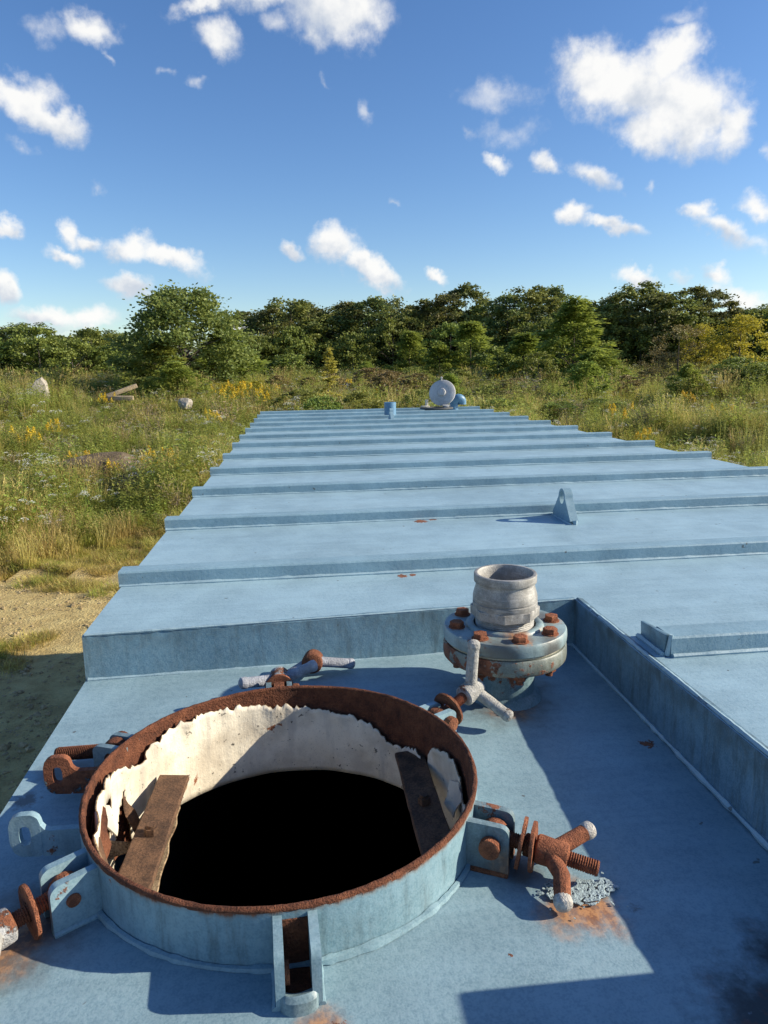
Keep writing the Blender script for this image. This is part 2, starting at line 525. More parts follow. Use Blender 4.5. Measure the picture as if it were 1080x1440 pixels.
MT['lid'] = mat('lid_grey', simple_fn((.36, .36, .36), (.50, .50, .50), 9, .6, 30, .2, .01))
MT['gasket'] = mat('gasket', simple_fn((.42, .38, .28), (.55, .52, .42), 60, .8))
MT['dark_metal'] = mat('dark_metal', simple_fn((.03, .035, .038), (.08, .085, .085), 20, .6))
MT['inside'] = mat('unlit_black', simple_fn((.006, .006, .007), (.012, .012, .013), 4, .95, spec=.1))  # near-black: the unlit depth of tank and bore is put into the colour
MT['ground'] = mat('sandy_ground', ground_fn)
MT['stone'] = mat('stone', simple_fn((.24, .215, .18), (.46, .42, .36), 3.0, .9, 14, .8, .05))
MT['clod'] = mat('clod', simple_fn((.20, .145, .07), (.46, .36, .20), 5, .95, 30, .6, .01))
MT['wood'] = mat('weathered_wood', simple_fn((.22, .17, .11), (.46, .37, .25), 4, .9, 30, .6, .02))
MT['bark'] = mat('bark', simple_fn((.045, .036, .028), (.13, .105, .08), 6, .95, 30, .8, .03))
MT['twig'] = mat('dry_twig', simple_fn((.16, .12, .085), (.34, .27, .20), 6, .95))
MT['earth'] = mat('dark_earth', simple_fn((.07, .05, .03), (.16, .12, .075), 3, .95, 20, .8, .05))
MT['leaf_oak'] = mat('leaf_oak', leaf_fn((.032, .050, .016), (.115, .145, .040), (.28, .28, .082), .26, .45))
MT['leaf_ash'] = mat('leaf_ash', leaf_fn((.050, .078, .018), (.165, .20, .046), (.33, .34, .090), .30, .35))
MT['feather'] = mat('feather_weed', leaf_fn((.20, .215, .050), (.38, .39, .095), (.57, .555, .17), .50, .35))
MT['leaf_locust'] = mat('leaf_locust', leaf_fn((.085, .13, .020), (.235, .295, .050), (.41, .45, .090), .42, .25))
MT['leaf_bush'] = mat('leaf_bush', leaf_fn((.060, .088, .016), (.155, .195, .038), (.28, .31, .065), .32, .4))
MT['leaf_yellow'] = mat('leaf_yellow', leaf_fn((.17, .165, .018), (.36, .33, .034), (.54, .46, .055), .36, .15))
MT['leaf_brown'] = mat('leaf_brown', leaf_fn((.10, .075, .028), (.21, .165, .062), (.34, .27, .105), .25, .2))
MT['leaf_pale'] = mat('leaf_pale', leaf_fn((.22, .21, .035), (.46, .43, .075), (.62, .57, .15), .35, .1))
MT['grass'] = mat('grass_green', leaf_fn((.165, .175, .032), (.335, .345, .066), (.52, .49, .115), .52, .4))
MT['leaf_big'] = mat('leaf_big', leaf_fn((.060, .100, .022), (.165, .215, .050), (.30, .34, .095), .38, .2))
MT['straw'] = mat('grass_straw', leaf_fn((.28, .22, .060), (.48, .385, .115), (.64, .53, .20), .44, .35))
MT['weed'] = mat('weed_leaf', leaf_fn((.100, .135, .026), (.23, .275, .050), (.38, .41, .090), .48, .4))
MT['lace'] = mat('flower_white', leaf_fn((.45, .45, .36), (.66, .66, .56), (.80, .79, .70), .2, .1))
MT['gold'] = mat('flower_gold', leaf_fn((.42, .27, .02), (.62, .42, .025), (.74, .55, .05), .25, .1))

# ------------------------------------------------------------------ objects and meshes
ORG = {}


def tag(o, label=None, cat=None, group=None, kind=None):
    if label:
        o['label'] = label
    if cat:
        o['category'] = cat
    if group:
        o['group'] = group
    if kind:
        o['kind'] = kind
    return o


def thing(name, label, cat, loc=(0, 0, 0), group=None):
    o = bpy.data.objects.new(name, None)
    o.empty_display_size = .1
    COL.objects.link(o)
    o.location = loc
    ORG[o.name] = Vector(loc)
    return tag(o, label, cat, group)


class MB:
    """Collects shapes in world (or thing-local) coordinates and links them as one mesh object."""

    def __init__(self):
        self.bm = bmesh.new()

    def face(self, vs, smooth=False):
        try:
            f = self.bm.faces.new(vs)
            f.smooth = smooth
            return f
        except ValueError:
            return None

    def v(self, *p):
        return self.bm.verts.new(p if len(p) == 3 else p[0])

    def box(self, lo, hi, bev=0.0):
        (x0, y0, z0), (x1, y1, z1) = lo, hi
        return self.hexa([(x0, y0, z0), (x1, y0, z0), (x1, y1, z0), (x0, y1, z0),
                          (x0, y0, z1), (x1, y0, z1), (x1, y1, z1), (x0, y1, z1)], bev)

    def hexa(self, p, bev=0.0):
        vs = [self.v(Vector(q)) for q in p]
        fs = [self.face([vs[i] for i in q]) for q in ((3, 2, 1, 0), (4, 5, 6, 7), (0, 1, 5, 4), (1, 2, 6, 5), (2, 3, 7, 6), (3, 0, 4, 7))]
        if bev:
            es = list({e for f in fs for e in f.edges})
            bmesh.ops.bevel(self.bm, geom=es, offset=bev, segments=2, affect='EDGES', profile=.5)
        return vs

    def rings(self, rs, close=True, cap0=False, cap1=False, smooth=True):
        R = [[self.v(Vector(p)) for p in r] for r in rs]
        n = len(R[0])
        for a, b in zip(R, R[1:]):
            for i in range(n if close else n - 1):
                j = (i + 1) % n
                self.face((a[i], a[j], b[j], b[i]), smooth)
        if cap0:
            self.face(R[0][::-1])
        if cap1:
            self.face(R[-1])
        return R

    def lathe(self, c, prof, n=48, axis=None, wob=None, cap0=False, cap1=False, smooth=True, flats=None):
        """prof: (radius, height) pairs along the axis from c."""
        ax = Vector(axis or (0, 0, 1)).normalized()
        a = ax.orthogonal().normalized() if abs(ax.z) < .99 else Vector((1, 0, 0))
        b = ax.cross(a)
        c = Vector(c)
        rs = []
        for k, (r, h) in enumerate(prof):
            ring = []
            for i in range(n):
                t = 2 * pi * i / n
                rr = r * (wob(t, h) if wob else 1)
                ring.append(c + ax * h + (a * cos(t) + b * sin(t)) * rr)
            rs.append(ring)
        return self.rings(rs, True, cap0, cap1, smooth)

    def cyl(self, p0, p1, r0, r1=None, n=16, cap=True, smooth=True):
        p0, p1 = Vector(p0), Vector(p1)
        d = p1 - p0
        r1 = r0 if r1 is None else r1
        R = self.lathe(p0, [(r0, 0), (r1, d.length)], n, tuple(d), smooth=smooth)
        if cap:
            self.face(R[0][::-1])
            self.face(R[1])

    def tube(self, pts, rads, n=8, cap=True, close=False):
        pts = [Vector(p) for p in pts]
        if not hasattr(rads, '__len__'):
            rads = [rads] * len(pts)
        rs = []
        up = None
        for i, p in enumerate(pts):
            d = (pts[min(i + 1, len(pts) - 1)] - pts[max(i - 1, 0)])
            if d.length < 1e-9:
                d = Vector((0, 0, 1))
            d.normalize()
            if up is None:
                up = d.orthogonal().normalized()
            up = (up - d * up.dot(d)).normalized()
            b = d.cross(up)
            rs.append([p + (up * cos(2 * pi * k / n) + b * sin(2 * pi * k / n)) * rads[i] for k in range(n)])
        return self.rings(rs, True, cap, cap)

    def prism(self, poly, off, bev=0.0):
        """poly: planar points; extruded by the vector off."""
        off = Vector(off)
        a = [self.v(Vector(p)) for p in poly]
        b = [self.v(Vector(p) + off) for p in poly]
        n = len(a)
        fs = [self.face(a[::-1]), self.face(b)]
        for i in range(n):
            j = (i + 1) % n
            fs.append(self.face((a[i], a[j], b[j], b[i])))
        if bev:
            es = [e for f in fs[:2] if f for e in f.edges]
            bmesh.ops.bevel(self.bm, geom=es, offset=bev, segments=2, affect='EDGES', profile=.5)

    def plate_hole(self, outer, inner, off):
        """A plate with one hole: outer and inner loops have the same number of points."""
        off = Vector(off)
        A = [self.v(Vector(p)) for p in outer]
        B = [self.v(Vector(p)) for p in inner]
        C = [self.v(Vector(p) + off) for p in outer]
        D = [self.v(Vector(p) + off) for p in inner]
        n = len(A)
        for i in range(n):
            j = (i + 1) % n
            self.face((A[j], A[i], B[i], B[j]))
            self.face((C[i], C[j], D[j], D[i]))
            self.face((A[i], A[j], C[j], C[i]))
            self.face((B[j], B[i], D[i], D[j]))

    def jitter(self, amp, scale, seed=0.0):
        for v in self.bm.verts:
            v.co += noise.noise_vector(v.co * scale + Vector((seed, seed * 1.7, 3.1))) * amp

    def build(self, name, m, parent=None, label=None, kind=None, local=False):
        me = bpy.data.meshes.new(name)
        bmesh.ops.recalc_face_normals(self.bm, faces=self.bm.faces)
        if parent is not None and not local:
            o = parent
            org = Vector((0, 0, 0))
            while o is not None:
                org += Vector(o.location)
                o = o.parent
            bmesh.ops.translate(self.bm, verts=self.bm.verts, vec=-org)
        self.bm.to_mesh(me)
        self.bm.free()
        me.set_sharp_from_angle(angle=rad(38))
        ms = m if isinstance(m, (list, tuple)) else [m]
        for x in ms:
            me.materials.append(MT[x] if isinstance(x, str) else x)
        o = bpy.data.objects.new(name, me)
        COL.objects.link(o)
        if parent is not None:
            o.parent = parent
        return tag(o, label, kind=kind)


def copy_tree(o, parent=None):
    c = o.copy()
    COL.objects.link(c)
    if parent is not None:
        c.parent = parent
    for ch in list(o.children):
        copy_tree(ch, c)
    return c


def bead(path, r, parent, seed=0, name='weld_bead', m='bead', step=.012):
    """A hand-run weld: a lumpy half-round along a line."""
    pts = []
    for a, b in zip(path, path[1:]):
        a, b = Vector(a), Vector(b)
        k = max(1, int((b - a).length / step))
        for i in range(k):
            pts.append(a.lerp(b, i / k))
    pts.append(Vector(path[-1]))
    rs = [r * (.72 + .75 * abs(noise.noise(p * 55 + Vector((seed, 0, 0)))) + .35 * noise.noise(p * 11 + Vector((0, seed, 0)))) for p in pts]
    mb = MB()
    mb.tube(pts, rs, 6)
    return mb.build(name, m, parent)


# ------------------------------------------------------------------ the tank
TW = 2.4                    # roof width
PZ = -.033                  # roof plate level; rib tops are at 0
GZ = -2.70                  # ground beside the tank
Y0, SP = .4403, .566        # first rib, rib spacing
YEND = Y0 + 11 * SP + .055
YFRONT = -.98
WX = .936                   # wall on the right of the recess


def zf(x, y):
    return -.117 + .024 * (max(y, -.36) - .14) + .006 * min(0, y + .36) - .012 * (x / .935) ** 2


def wy(x):                  # line of the wall across the recess
    return .141 + .046 * x / WX


tank = thing('storage_tank', 'long blue steel storage tank with a ribbed roof and a recessed near end', 'tank', (1.2, 3.0, GZ))

# roof plate, L-shaped round the recess, as a fine sheet with a little buckle between the ribs
mb = MB()


def roof_z(x, y):
    return PZ + .0022 * noise.noise(Vector((x * 1.7, y * 4.3, 2.0))) + .0008 * noise.noise(Vector((x * 7, y * 9, 5.0)))


def sheet(mb, xs, ys, zfun, edge=None):
    G = [[mb.v(x, (edge(x) if (edge and j == 0) else y), zfun(x, y)) for x in xs] for j, y in enumerate(ys)]
    for j in range(len(ys) - 1):
        for i in range(len(xs) - 1):
            mb.face((G[j][i], G[j][i + 1], G[j + 1][i + 1], G[j + 1][i]), True)
    return G


xsL = list(np.linspace(0, WX, 26))
xsR = list(np.linspace(WX, TW, 40))
ysF = [.15] + list(np.arange(.24, YEND, .08)) + [YEND]
GL = sheet(mb, xsL, ysF, roof_z, wy)
GR = sheet(mb, xsR, list(np.linspace(YFRONT, wy(WX), 30)) + ysF[1:], roof_z)
bmesh.ops.remove_doubles(mb.bm, verts=mb.bm.verts, dist=.0005)
roof = mb.build('roof_plate', 'roof', tank)

# ribs: channel sections with a shallow round along the top edges


def rib(x0, x1, y, seed):
    mb = MB()
    rs = []
    n = 40
    w, h = .054, .033
    prof = [(0, -h), (.0008, -.004), (.0035, -.0008), (.008, 0), (w - .008, 0), (w - .0035, -.0008), (w - .0008, -.004), (w, -h)]
    for i in range(n + 1):
        x = x0 + (x1 - x0) * i / n
        dz = .0016 * noise.noise(Vector((x * 2.2, seed, 0)))
        dy = .0022 * noise.noise(Vector((x * 1.6, seed, 7)))
        rs.append([(x, y + dy + a, b + dz if b > -.02 else PZ - .004) for a, b in prof])
    mb.rings(rs, False, False, False)
    for r in (mb.bm.verts[:],):
        pass
    mb.bm.verts.ensure_lookup_table()
    k = len(prof)
    mb.face([mb.bm.verts[i] for i in range(k)])
    mb.face([mb.bm.verts[n * k + i] for i in range(k)][::-1])
    for f in mb.bm.faces:
        f.smooth = False
    o = mb.build('rib', 'rib', tank)
    bead([(x0 + .002, y - .001, PZ + .001), (x1 - .002, y - .001, PZ + .001)], .0056, o, seed * 3.3, step=.014 if y < 2 else .04)
    return o


for i in range(12):
    rib(-.006, TW + .006, Y0 + i * SP, i + .5)
rib(.978, TW + .006, -.112, 21.5)
rib(1.06, TW + .006, -.69, 22.5)
# end piece of the rib that stops at the recess
mb = MB()
mb.hexa([(.972, -.100, PZ - .003), (.981, -.100, PZ - .003), (.981, -.020, PZ - .003), (.972, -.020, PZ - .003),
         (.970, -.102, .001), (.980, -.102, .001), (.976, -.022, -.004), (.969, -.022, -.004)], .0015)
o = mb.build('rib_end_plate', 'wall', tank, label='short upright plate closing the rib beside the recess')
bead([(.968, -.105, PZ + .001), (.968, -.018, PZ + .001)], .006, o, 3)
bead([(.974, -.106, PZ), (.979, -.106, .002)], .0045, o, 4)

# recess floor with the hatch hole
C0 = Vector((.366, -.291))
RIMZ, RO, RI = -.066, .2414, .2352
mb = MB()
N = 96
loops = []
for k in range(7):
    f = (k / 6) ** 1.2
    loop = []
    for i in range(N):
        a = 2 * pi * i / N
        d = Vector((cos(a), sin(a)))
        # distance from the hatch to the floor's outline
        ts = []
        if d.x > 1e-6: ts.append((WX - C0.x) / d.x)
        if d.x < -1e-6: ts.append((0 - C0.x) / d.x)
        if d.y < -1e-6: ts.append((YFRONT - C0.y) / d.y)
        if d.y > 1e-6:
            ts.append((.141 + .046 * C0.x / WX - C0.y) / (d.y - .046 / WX * d.x))
        t1 = min(x for x in ts if x > 0)
        t = RO - .004 + (t1 - RO + .004) * f
        p = C0 + d * t
        loop.append((p.x, p.y, zf(p.x, p.y) + (.0015 * noise.noise(Vector((p.x * 5, p.y * 5, 1))) if k < 6 else 0)))
    loops.append(loop)
R = mb.rings(loops, True)
for cx, cyy in ((0, YFRONT), (WX, YFRONT), (0, wy(0)), (WX, wy(WX))):    # fill the corners the rays step over
    best = sorted(range(N), key=lambda i: (R[6][i].co.x - cx) ** 2 + (R[6][i].co.y - cyy) ** 2)[:2]
    i, j = sorted(best)
    mb.face((R[6][i], R[6][j], mb.v(cx, cyy, zf(cx, cyy))))
mb.build('recess_floor', 'floor', tank)

# walls of the recess
mb = MB()
rs = []
for i in range(41):
    x = WX * i / 40
    y = wy(x) + .0016 * noise.noise(Vector((x * 4, 0, 3)))
    z1 = roof_z(x, wy(x)) + .0012 * noise.noise(Vector((x * 22, 1, 3)))
    rs.append([(x, y + .012, z1), (x, y + .004, z1 + .0012), (x, y, z1 - .003), (x, y - .001, -.075), (x, y - .003, zf(x, y) - .004)])
mb.rings(rs, False)
mb.build('recess_wall', 'wall', tank, label='wall across the recess, sunlit at its left end')
mb = MB()
rs = []
for i in range(61):
    y = YFRONT + (wy(WX) - YFRONT) * i / 60
    x = WX + .0015 * noise.noise(Vector((y * 5, 0, 9)))
    z1 = roof_z(x, y) + .0016 * noise.noise(Vector((y * 17, 4, 3)))
    rs.append([(x + .016, y, z1 + .0006), (x + .005, y, z1 + .0032), (x, y, z1 - .002), (x, y, -.075), (x - .001, y, zf(x, y) - .004)])
mb.rings(rs, False)
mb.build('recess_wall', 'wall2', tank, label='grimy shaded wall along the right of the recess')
bead([(0.004, wy(0) - .003, zf(0, .14) + .001), (WX - .004, wy(WX) - .003, zf(WX, .18) + .001)], .004, tank, 8)
bead([(WX - .003, wy(WX) - .004, zf(WX, .18) + .001), (WX - .003, YFRONT, zf(WX, YFRONT) + .001)], .0048, tank, 9)
bead([(.004, wy(0) + .002, PZ), (WX, wy(WX) + .002, PZ)], .0026, tank, 10, step=.008)
bead([(WX + .006, wy(WX), PZ + .001), (WX + .006, YFRONT, PZ + .001)], .0042, tank, 11, step=.010)

# sides, ends, bottom
mb = MB()
mb.hexa([(0, YFRONT, GZ + .35), (.012, YFRONT, GZ + .35), (.012, .1412, GZ + .35), (0, .1412, GZ + .35),
         (0, YFRONT, zf(0, YFRONT) - .010), (.012, YFRONT, zf(0, YFRONT) - .010), (.012, .1412, zf(0, .135) - .006), (0, .1412, zf(0, .135) - .006)])
mb.box((0, .1418, GZ + .35), (.012, YEND, PZ - .004))
mb.build('side_wall', 'side', tank)
mb = MB()
mb.box((TW - .012, YFRONT, GZ + .35), (TW, YEND, PZ - .004))
for i in range(-1, 12):
    y = Y0 + i * SP
    mb.box((TW + .0005, y + .004, GZ + .35), (TW + .045, y + .05, PZ - .012))
mb.build('side_wall', 'side', tank)
mb = MB()
mb.box((.013, YEND - .013, GZ + .35), (TW - .013, YEND - .001, PZ - .004))
mb.build('end_wall', 'side', tank)
mb = MB()
mb.hexa([(.013, YFRONT + .001, GZ + .35), (WX, YFRONT + .001, GZ + .35), (WX, YFRONT + .013, GZ + .35), (.013, YFRONT + .013, GZ + .35),
         (.013, YFRONT + .001, zf(0, YFRONT) - .002), (WX, YFRONT + .001, zf(WX, YFRONT) - .002), (WX, YFRONT + .013, zf(WX, YFRONT) - .002), (.013, YFRONT + .013, zf(0, YFRONT) - .002)])
mb.box((WX + .001, YFRONT + .001, GZ + .35), (TW - .013, YFRONT + .013, PZ - .004))
mb.build('end_wall', 'side', tank)
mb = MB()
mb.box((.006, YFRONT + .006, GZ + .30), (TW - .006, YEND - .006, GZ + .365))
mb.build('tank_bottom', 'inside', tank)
for x in (.25, 2.05):                                       # skids it stands on
    mb = MB()
    mb.box((x, YFRONT, GZ - .12), (x + .1, YEND, GZ + .299))
    mb.build('skid_beam', 'side', tank)
# added dark sheets under the roof, only there to block stray light
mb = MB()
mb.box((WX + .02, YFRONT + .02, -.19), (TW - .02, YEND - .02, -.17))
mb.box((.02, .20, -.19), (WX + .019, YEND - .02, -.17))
mb.build('light_block', 'inside', tank)

# unseen box added at the near right to cast the recess's square shadow
mb = MB()
mb.box((.962, YFRONT + .002, PZ - .002), (1.70, -.622, .078), .004)
mb.build('shadow_box', 'roof', tank, label='unseen blue box added at the near right corner to cast a shadow')

# lifting eyes


def lifting_eye(base, length, height, thick, hole, label):
    """A rounded triangular plate standing along y with a hole near its top."""
    bx, by, bz = base
    n = 28
    outer, inner = [], []
    hr = height * .27
    cz = height - hr * 1.05
    rt = hr * 1.05
    for i in range(n):
        a = 2 * pi * i / n
        d = Vector((cos(a), sin(a)))
        # outline: support of triangle base + round top
        best = None
        hl = length / 2
        for k in range(200):
            t = k * .001 * length / .2 * 1.2
            y, z = d.x * t, cz + d.y * t
            zz = z
            ins = zz >= -.004
            if zz > cz:
                ins = ins and (y * y + (zz - cz) ** 2 <= rt * rt)
            else:
                w = rt + (hl - rt) * (cz - zz) / cz
                ins = ins and abs(y) <= w
            if not ins:
                break
            best = t
        outer.append((bx, by + d.x * best, bz + cz + d.y * best))
        inner.append((bx, by + d.x * hole, bz + cz + d.y * hole * 1.15))
    mb = MB()
    mb.plate_hole(outer, inner, (thick, 0, 0))
    o = mb.build('lifting_eye', 'rib', tank, label=label)
    bead([(bx - .002, by - length / 2, bz + .001), (bx - .002, by + length / 2, bz + .001)], .005, o, bx)
    bead([(bx + thick / 2, by - length / 2 - .001, bz), (bx + thick / 2, by - length / 2 + .002, bz + .012)], .008, o, bx + 2)


lifting_eye((1.184, .925, PZ), .165, .096, .025, .0175, 'triangular lifting eye with a round hole, third rib of the roof')
lifting_eye((1.235, 5.42, PZ), .20, .105, .030, .018, 'far small lifting eye in front of the upright pipe stub')
# upright vent stub
mb = MB()
mb.lathe((1.267, 5.63, PZ - .004), [(.056, 0), (.056, .152), (.053, .155), (.050, .152), (.050, .02)], 28)
mb.lathe((1.267, 5.63, PZ - .002), [(.066, 0), (.064, .008), (.056, .012)], 28)
mb.build('vent_stub', 'newblue', tank, label='upright open blue pipe stub near the far end of the roof')
# bent pipe behind the far lid
mb = MB()
pts = [(2.10, 6.62, PZ - .02), (2.10, 6.62, .05)] + [(2.10 + .045 - .045 * cos(a), 6.62 - .03 * sin(a), .05 + .05 * sin(a)) for a in np.linspace(.2, pi * .95, 9)] + [(2.19, 6.615, .03)]
mb.tube(pts, .047, 14)
mb.build('bent_pipe', 'newblue', tank, label='blue bent pipe end behind the grey round lid')

# ------------------------------------------------------------------ hatch neck
neck = thing('hatch_neck', None, None, (C0.x, C0.y, -.13))
neck.parent = tank
neck.location = Vector((C0.x, C0.y, -.13)) - Vector(tank.location)
neck['label'] = 'round hatch neck with a rusty rim over a black opening'


def wobz(a):
    return .0016 * noise.noise(Vector((cos(a) * 2.2, sin(a) * 2.2, 4)))


def wobr(t, h):
    return 1 + .004 * noise.noise(Vector((cos(t) * 2.5, sin(t) * 2.5, h * 6)))


mb = MB()
rs = []
for i in range(97):
    a = 2 * pi * i / 96
    d = Vector((cos(a), sin(a)))
    w = wobr(a, 0)
    zb = zf(C0.x + d.x * RO, C0.y + d.y * RO)
    rs.append([(C0.x + d.x * RO * w, C0.y + d.y * RO * w, z) for z in (RIMZ - .003 + wobz(a), -.085, -.105, zb - .006)])
mb.rings(rs, False)
bmesh.ops.remove_doubles(mb.bm, verts=mb.bm.verts, dist=.0002)
shell = mb.build('neck_shell', 'neck', neck)
mb = MB()
mb.lathe((C0.x, C0.y, 0), [(RI, RIMZ - .003), (RI - .0005, -.10), (RI, -.13), (RI, -.208), (RO - .002, -.2085), (RO - .002, -.14)], 96, wob=wobr)
mb.build('neck_lining', 'rust_dark', neck)
mb = MB()
rs = []
for i in range(193):
    a = 2 * pi * i / 192
    d = Vector((cos(a), sin(a)))
    w = wobr(a, 0)
    rm = (RO + RI) / 2 * w
    ring = []
    for k in range(9):
        t = -.5 + pi * (k / 8) * 1.32 - .0
        rr = .0034 * (1 + .30 * noise.noise(Vector((d.x * 40, d.y * 40, k * .7))))
        ring.append((C0.x + d.x * (rm + cos(t) * rr), C0.y + d.y * (rm + cos(t) * rr), RIMZ - .0035 + wobz(a) + sin(t) * rr))
    rs.append(ring)
mb.rings(rs, False)
bmesh.ops.remove_doubles(mb.bm, verts=mb.bm.verts, dist=.0002)
mb.build('rim', 'rust_rim', neck)
pts = []
for i in range(241):
    a = 2 * pi * i / 240
    x, y = C0.x + cos(a) * (RO + .002), C0.y + sin(a) * (RO + .002)
    pts.append((x, y, zf(x, y) + .002))
bead(pts, .0046, neck, 2, step=.012, m='bead_rusty')

# peeling white coating inside the neck
TAB = [(-188, -.078), (-171.8, -.0723), (-186.4, -.0734), (-195.8, -.0827), (-206.9, -.104), (-212.5, -.0913), (-224, -.0803), (-234.4, -.0777),
       (-249.7, -.0838), (-268.8, -.0944), (-279.8, -.0999), (-296.9, -.1087), (-306, -.1218), (-314, -.1401), (-326.3, -.1294),
       (-329, -.1362), (-338.8, -.1015), (-352.3, -.0959), (-358.4, -.1072), (-360.4, -.128), (-385, -.115), (-420, -.11), (-470, -.10), (-500, -.095), (-531.8, -.0723)]
TAB = sorted((a % 360, z) for a, z in TAB)


def liner_top(a):
    a %= 360
    pa, pz = TAB[-1][0] - 360, TAB[-1][1]
    for b, z in TAB:
        if a <= b:
            f = (a - pa) / max(b - pa, 1e-6)
            return pz + (z - pz) * f
        pa, pz = b, z
    f = (a - pa) / (TAB[0][0] + 360 - pa)
    return pz + (TAB[0][1] - pz) * f


ZL = -.2075


def in_tear(a, z):
    """The torn-open places in the coating, by angle and height."""
    # wedge with its point up near 164 degrees
    if -.205 < z < -.121:
        f = (-.121 - z) / .07
        if 163.5 - 2.5 * f < a < 164.5 + 9 * f:
            return True
    if 27 < a < 30.5 and z > -.165:
        return True
    if 173.5 < a < 178 and -.155 < z < -.10:
        return True
    return False


mb = MB()
NA, NZ = 420, 14
grid = []
for i in range(NA):
    a = 360 * i / NA
    d = Vector((cos(rad(a)), sin(rad(a))))
    jag = .0065 * noise.noise(Vector((a * .38, 0, 0))) + .0045 * noise.noise(Vector((a * 1.1, 3, 0))) + .0012 * random.Random(i).uniform(-1, 1)
    zt = min(liner_top(a) + jag, RIMZ - .006)
    col = []
    for k in range(NZ + 1):
        f = k / NZ
        z = zt + (ZL - zt) * f
        lift = .0015 + .0130 * max(0, noise.noise(Vector((a * .12, 1, 8)))) * max(0, 1 - f * 3.2) ** 1.5
        lift += .0022 * (noise.noise(Vector((a * .10, z * 30, 2))) + .5)
        if 150 < a < 200:
            lift += .004 * max(0, 1 - f * 1.6)
        r = RI - .0035 - lift
        col.append(mb.v(C0.x + d.x * r, C0.y + d.y * r, z))
    grid.append(col)
for i in range(NA):
    j = (i + 1) % NA
    for k in range(NZ):
        a = 360 * (i + .5) / NA
        z = (grid[i][k].co.z + grid[i][k + 1].co.z) / 2
        if in_tear(a, z):
            continue
        mb.face((grid[i][k], grid[j][k], grid[j][k + 1], grid[i][k + 1]), True)
liner = mb.build('coating', ['liner', 'liner_edge'], neck)
md = liner.modifiers.new('thick', 'SOLIDIFY')
md.thickness = .0022
md.offset = -1
md.material_offset_rim = 1


def flake(pts, m='liner_edge'):
    mb = MB()
    vs = [Vector(p) for p in pts]
    c = sum(vs, Vector()) / len(vs)
    nrm = (vs[1] - vs[0]).cross(vs[2] - vs[0]).normalized() * .0022
    mb.prism(vs, nrm)
    bmesh.ops.subdivide_edges(mb.bm, edges=mb.bm.edges[:], cuts=2, use_grid_fill=True)
    mb.jitter(.0035, 60, c.x * 90)
    mb.build('coating_flake', ['liner', 'liner_edge'][0] if m == 'liner' else m, neck)


def pol(a, r, z):
    return (C0.x + cos(rad(a)) * r, C0.y + sin(rad(a)) * r, z)


flake([pol(164, .226, -.124), pol(161, .212, -.165), pol(160.5, .200, -.186), pol(165, .204, -.189), pol(165.5, .219, -.150)], 'bar')
flake([pol(178, .229, -.098), pol(175, .224, -.112), pol(174, .217, -.140), pol(177, .216, -.150), pol(181, .226, -.115)], 'liner')
flake([pol(177, .227, -.158), pol(174, .203, -.167), pol(172, .192, -.171), pol(175, .202, -.178), pol(180, .225, -.174)], 'liner_edge')
flake([pol(184, .228, -.085), pol(181, .222, -.098), pol(184, .216, -.140), pol(190, .220, -.148), pol(192, .229, -.100)], 'rust_dark')
flake([pol(200, .228, -.090), pol(192, .222, -.110), pol(197, .212, -.150), pol(205, .219, -.140), pol(209, .229, -.100)], 'bar')
flake([pol(2, .228, -.112), pol(6, .220, -.118), pol(5, .212, -.150), pol(0, .216, -.160), pol(-3, .228, -.128)], 'liner')

# lugs round the neck: pairs of upright plates
LUG_AZ = [-87, -27, 33, 93, 153, 213]


def lug_plate(az, side, m):
    a = rad(az)
    d, n = Vector((cos(a), sin(a))), Vector((-sin(a), cos(a)))
    th = .0088
    off = side * .0165 - th / 2
    r0, r1 = RO - .006, .288

    def P(r, z):
        p = C0 + d * r + n * off
        return (p.x, p.y, z)
    zb = zf(C0.x + d.x * .29, C0.y + d.y * .29) - .003
    zt = -.0755
    rc = .010
    poly = [P(r0, zb), P(r1, zb)] + [P(r1 - rc + rc * cos(k), zt - rc + rc * sin(k)) for k in np.linspace(0, pi / 2, 6)] + [P(r0, zt + .0015)]
    mb = MB()
    mb.prism(poly, (n.x * th, n.y * th, 0))
    mb.jitter(.0007, 60, az)
    mb.build('lug_plate', m, neck)
    q0, q1 = C0 + d * r0 + n * (off + (th if side > 0 else 0)), C0 + d * r1 + n * (off + (th if side > 0 else 0))
    return q0, q1


for az in LUG_AZ:
    for s in (-1, 1):
        q0, q1 = lug_plate(az, s, 'lug' if az in (-87, 213, 33) else 'lug_inner')
        bead([(q0.x, q0.y, zf(q0.x, q0.y) + .001), (q1.x, q1.y, zf(q1.x, q1.y) + .001)], .004, neck, az + s, m='rust' if az == -27 else 'lug')
# the near lug has a web across its foot and an empty pin hole
a = rad(-87)
d, n = Vector((cos(a), sin(a))), Vector((-sin(a), cos(a)))
mb = MB()
p = C0 + d * .281
zw = zf(p.x, p.y)
rs = []
for k in range(17):                                       # a rounded trough joining the two plates
    th_ = pi * k / 16
    o_ = -cos(th_)
    out_ = .0035 + .0095 * sin(th_)
    c_ = p + n * (o_ * .0170) + d * out_
    rs.append([(*(c_ - d * .010), zw - .002), (*(c_ + d * .003), zw - .002), (*(c_ + d * .002), zw + .012), (*(c_ - d * .003), zw + .016), (*(c_ - d * .010), zw + .013)])
mb.rings(rs, True, True, True)
mb.jitter(.0010, 70, 4)
mb.build('lug_web', 'lug_inner', neck)
mb = MB()
q0 = [C0 + d * r + n * o_ for r, o_ in ((RO + .0015, -.0120), (RO + .0015, .0120), (.282, .0120), (.282, -.0120))]
zb = zf(q0[0].x, q0[0].y)
mb.prism([(q.x, q.y, zf(q.x, q.y) + .0012) for q in q0], (0, 0, .0018))
mb.hexa([(q.x, q.y, z) for z in (zb + .004, -.079) for q in (q0[0], q0[1], q0[1] - d * .003, q0[0] - d * .003)])
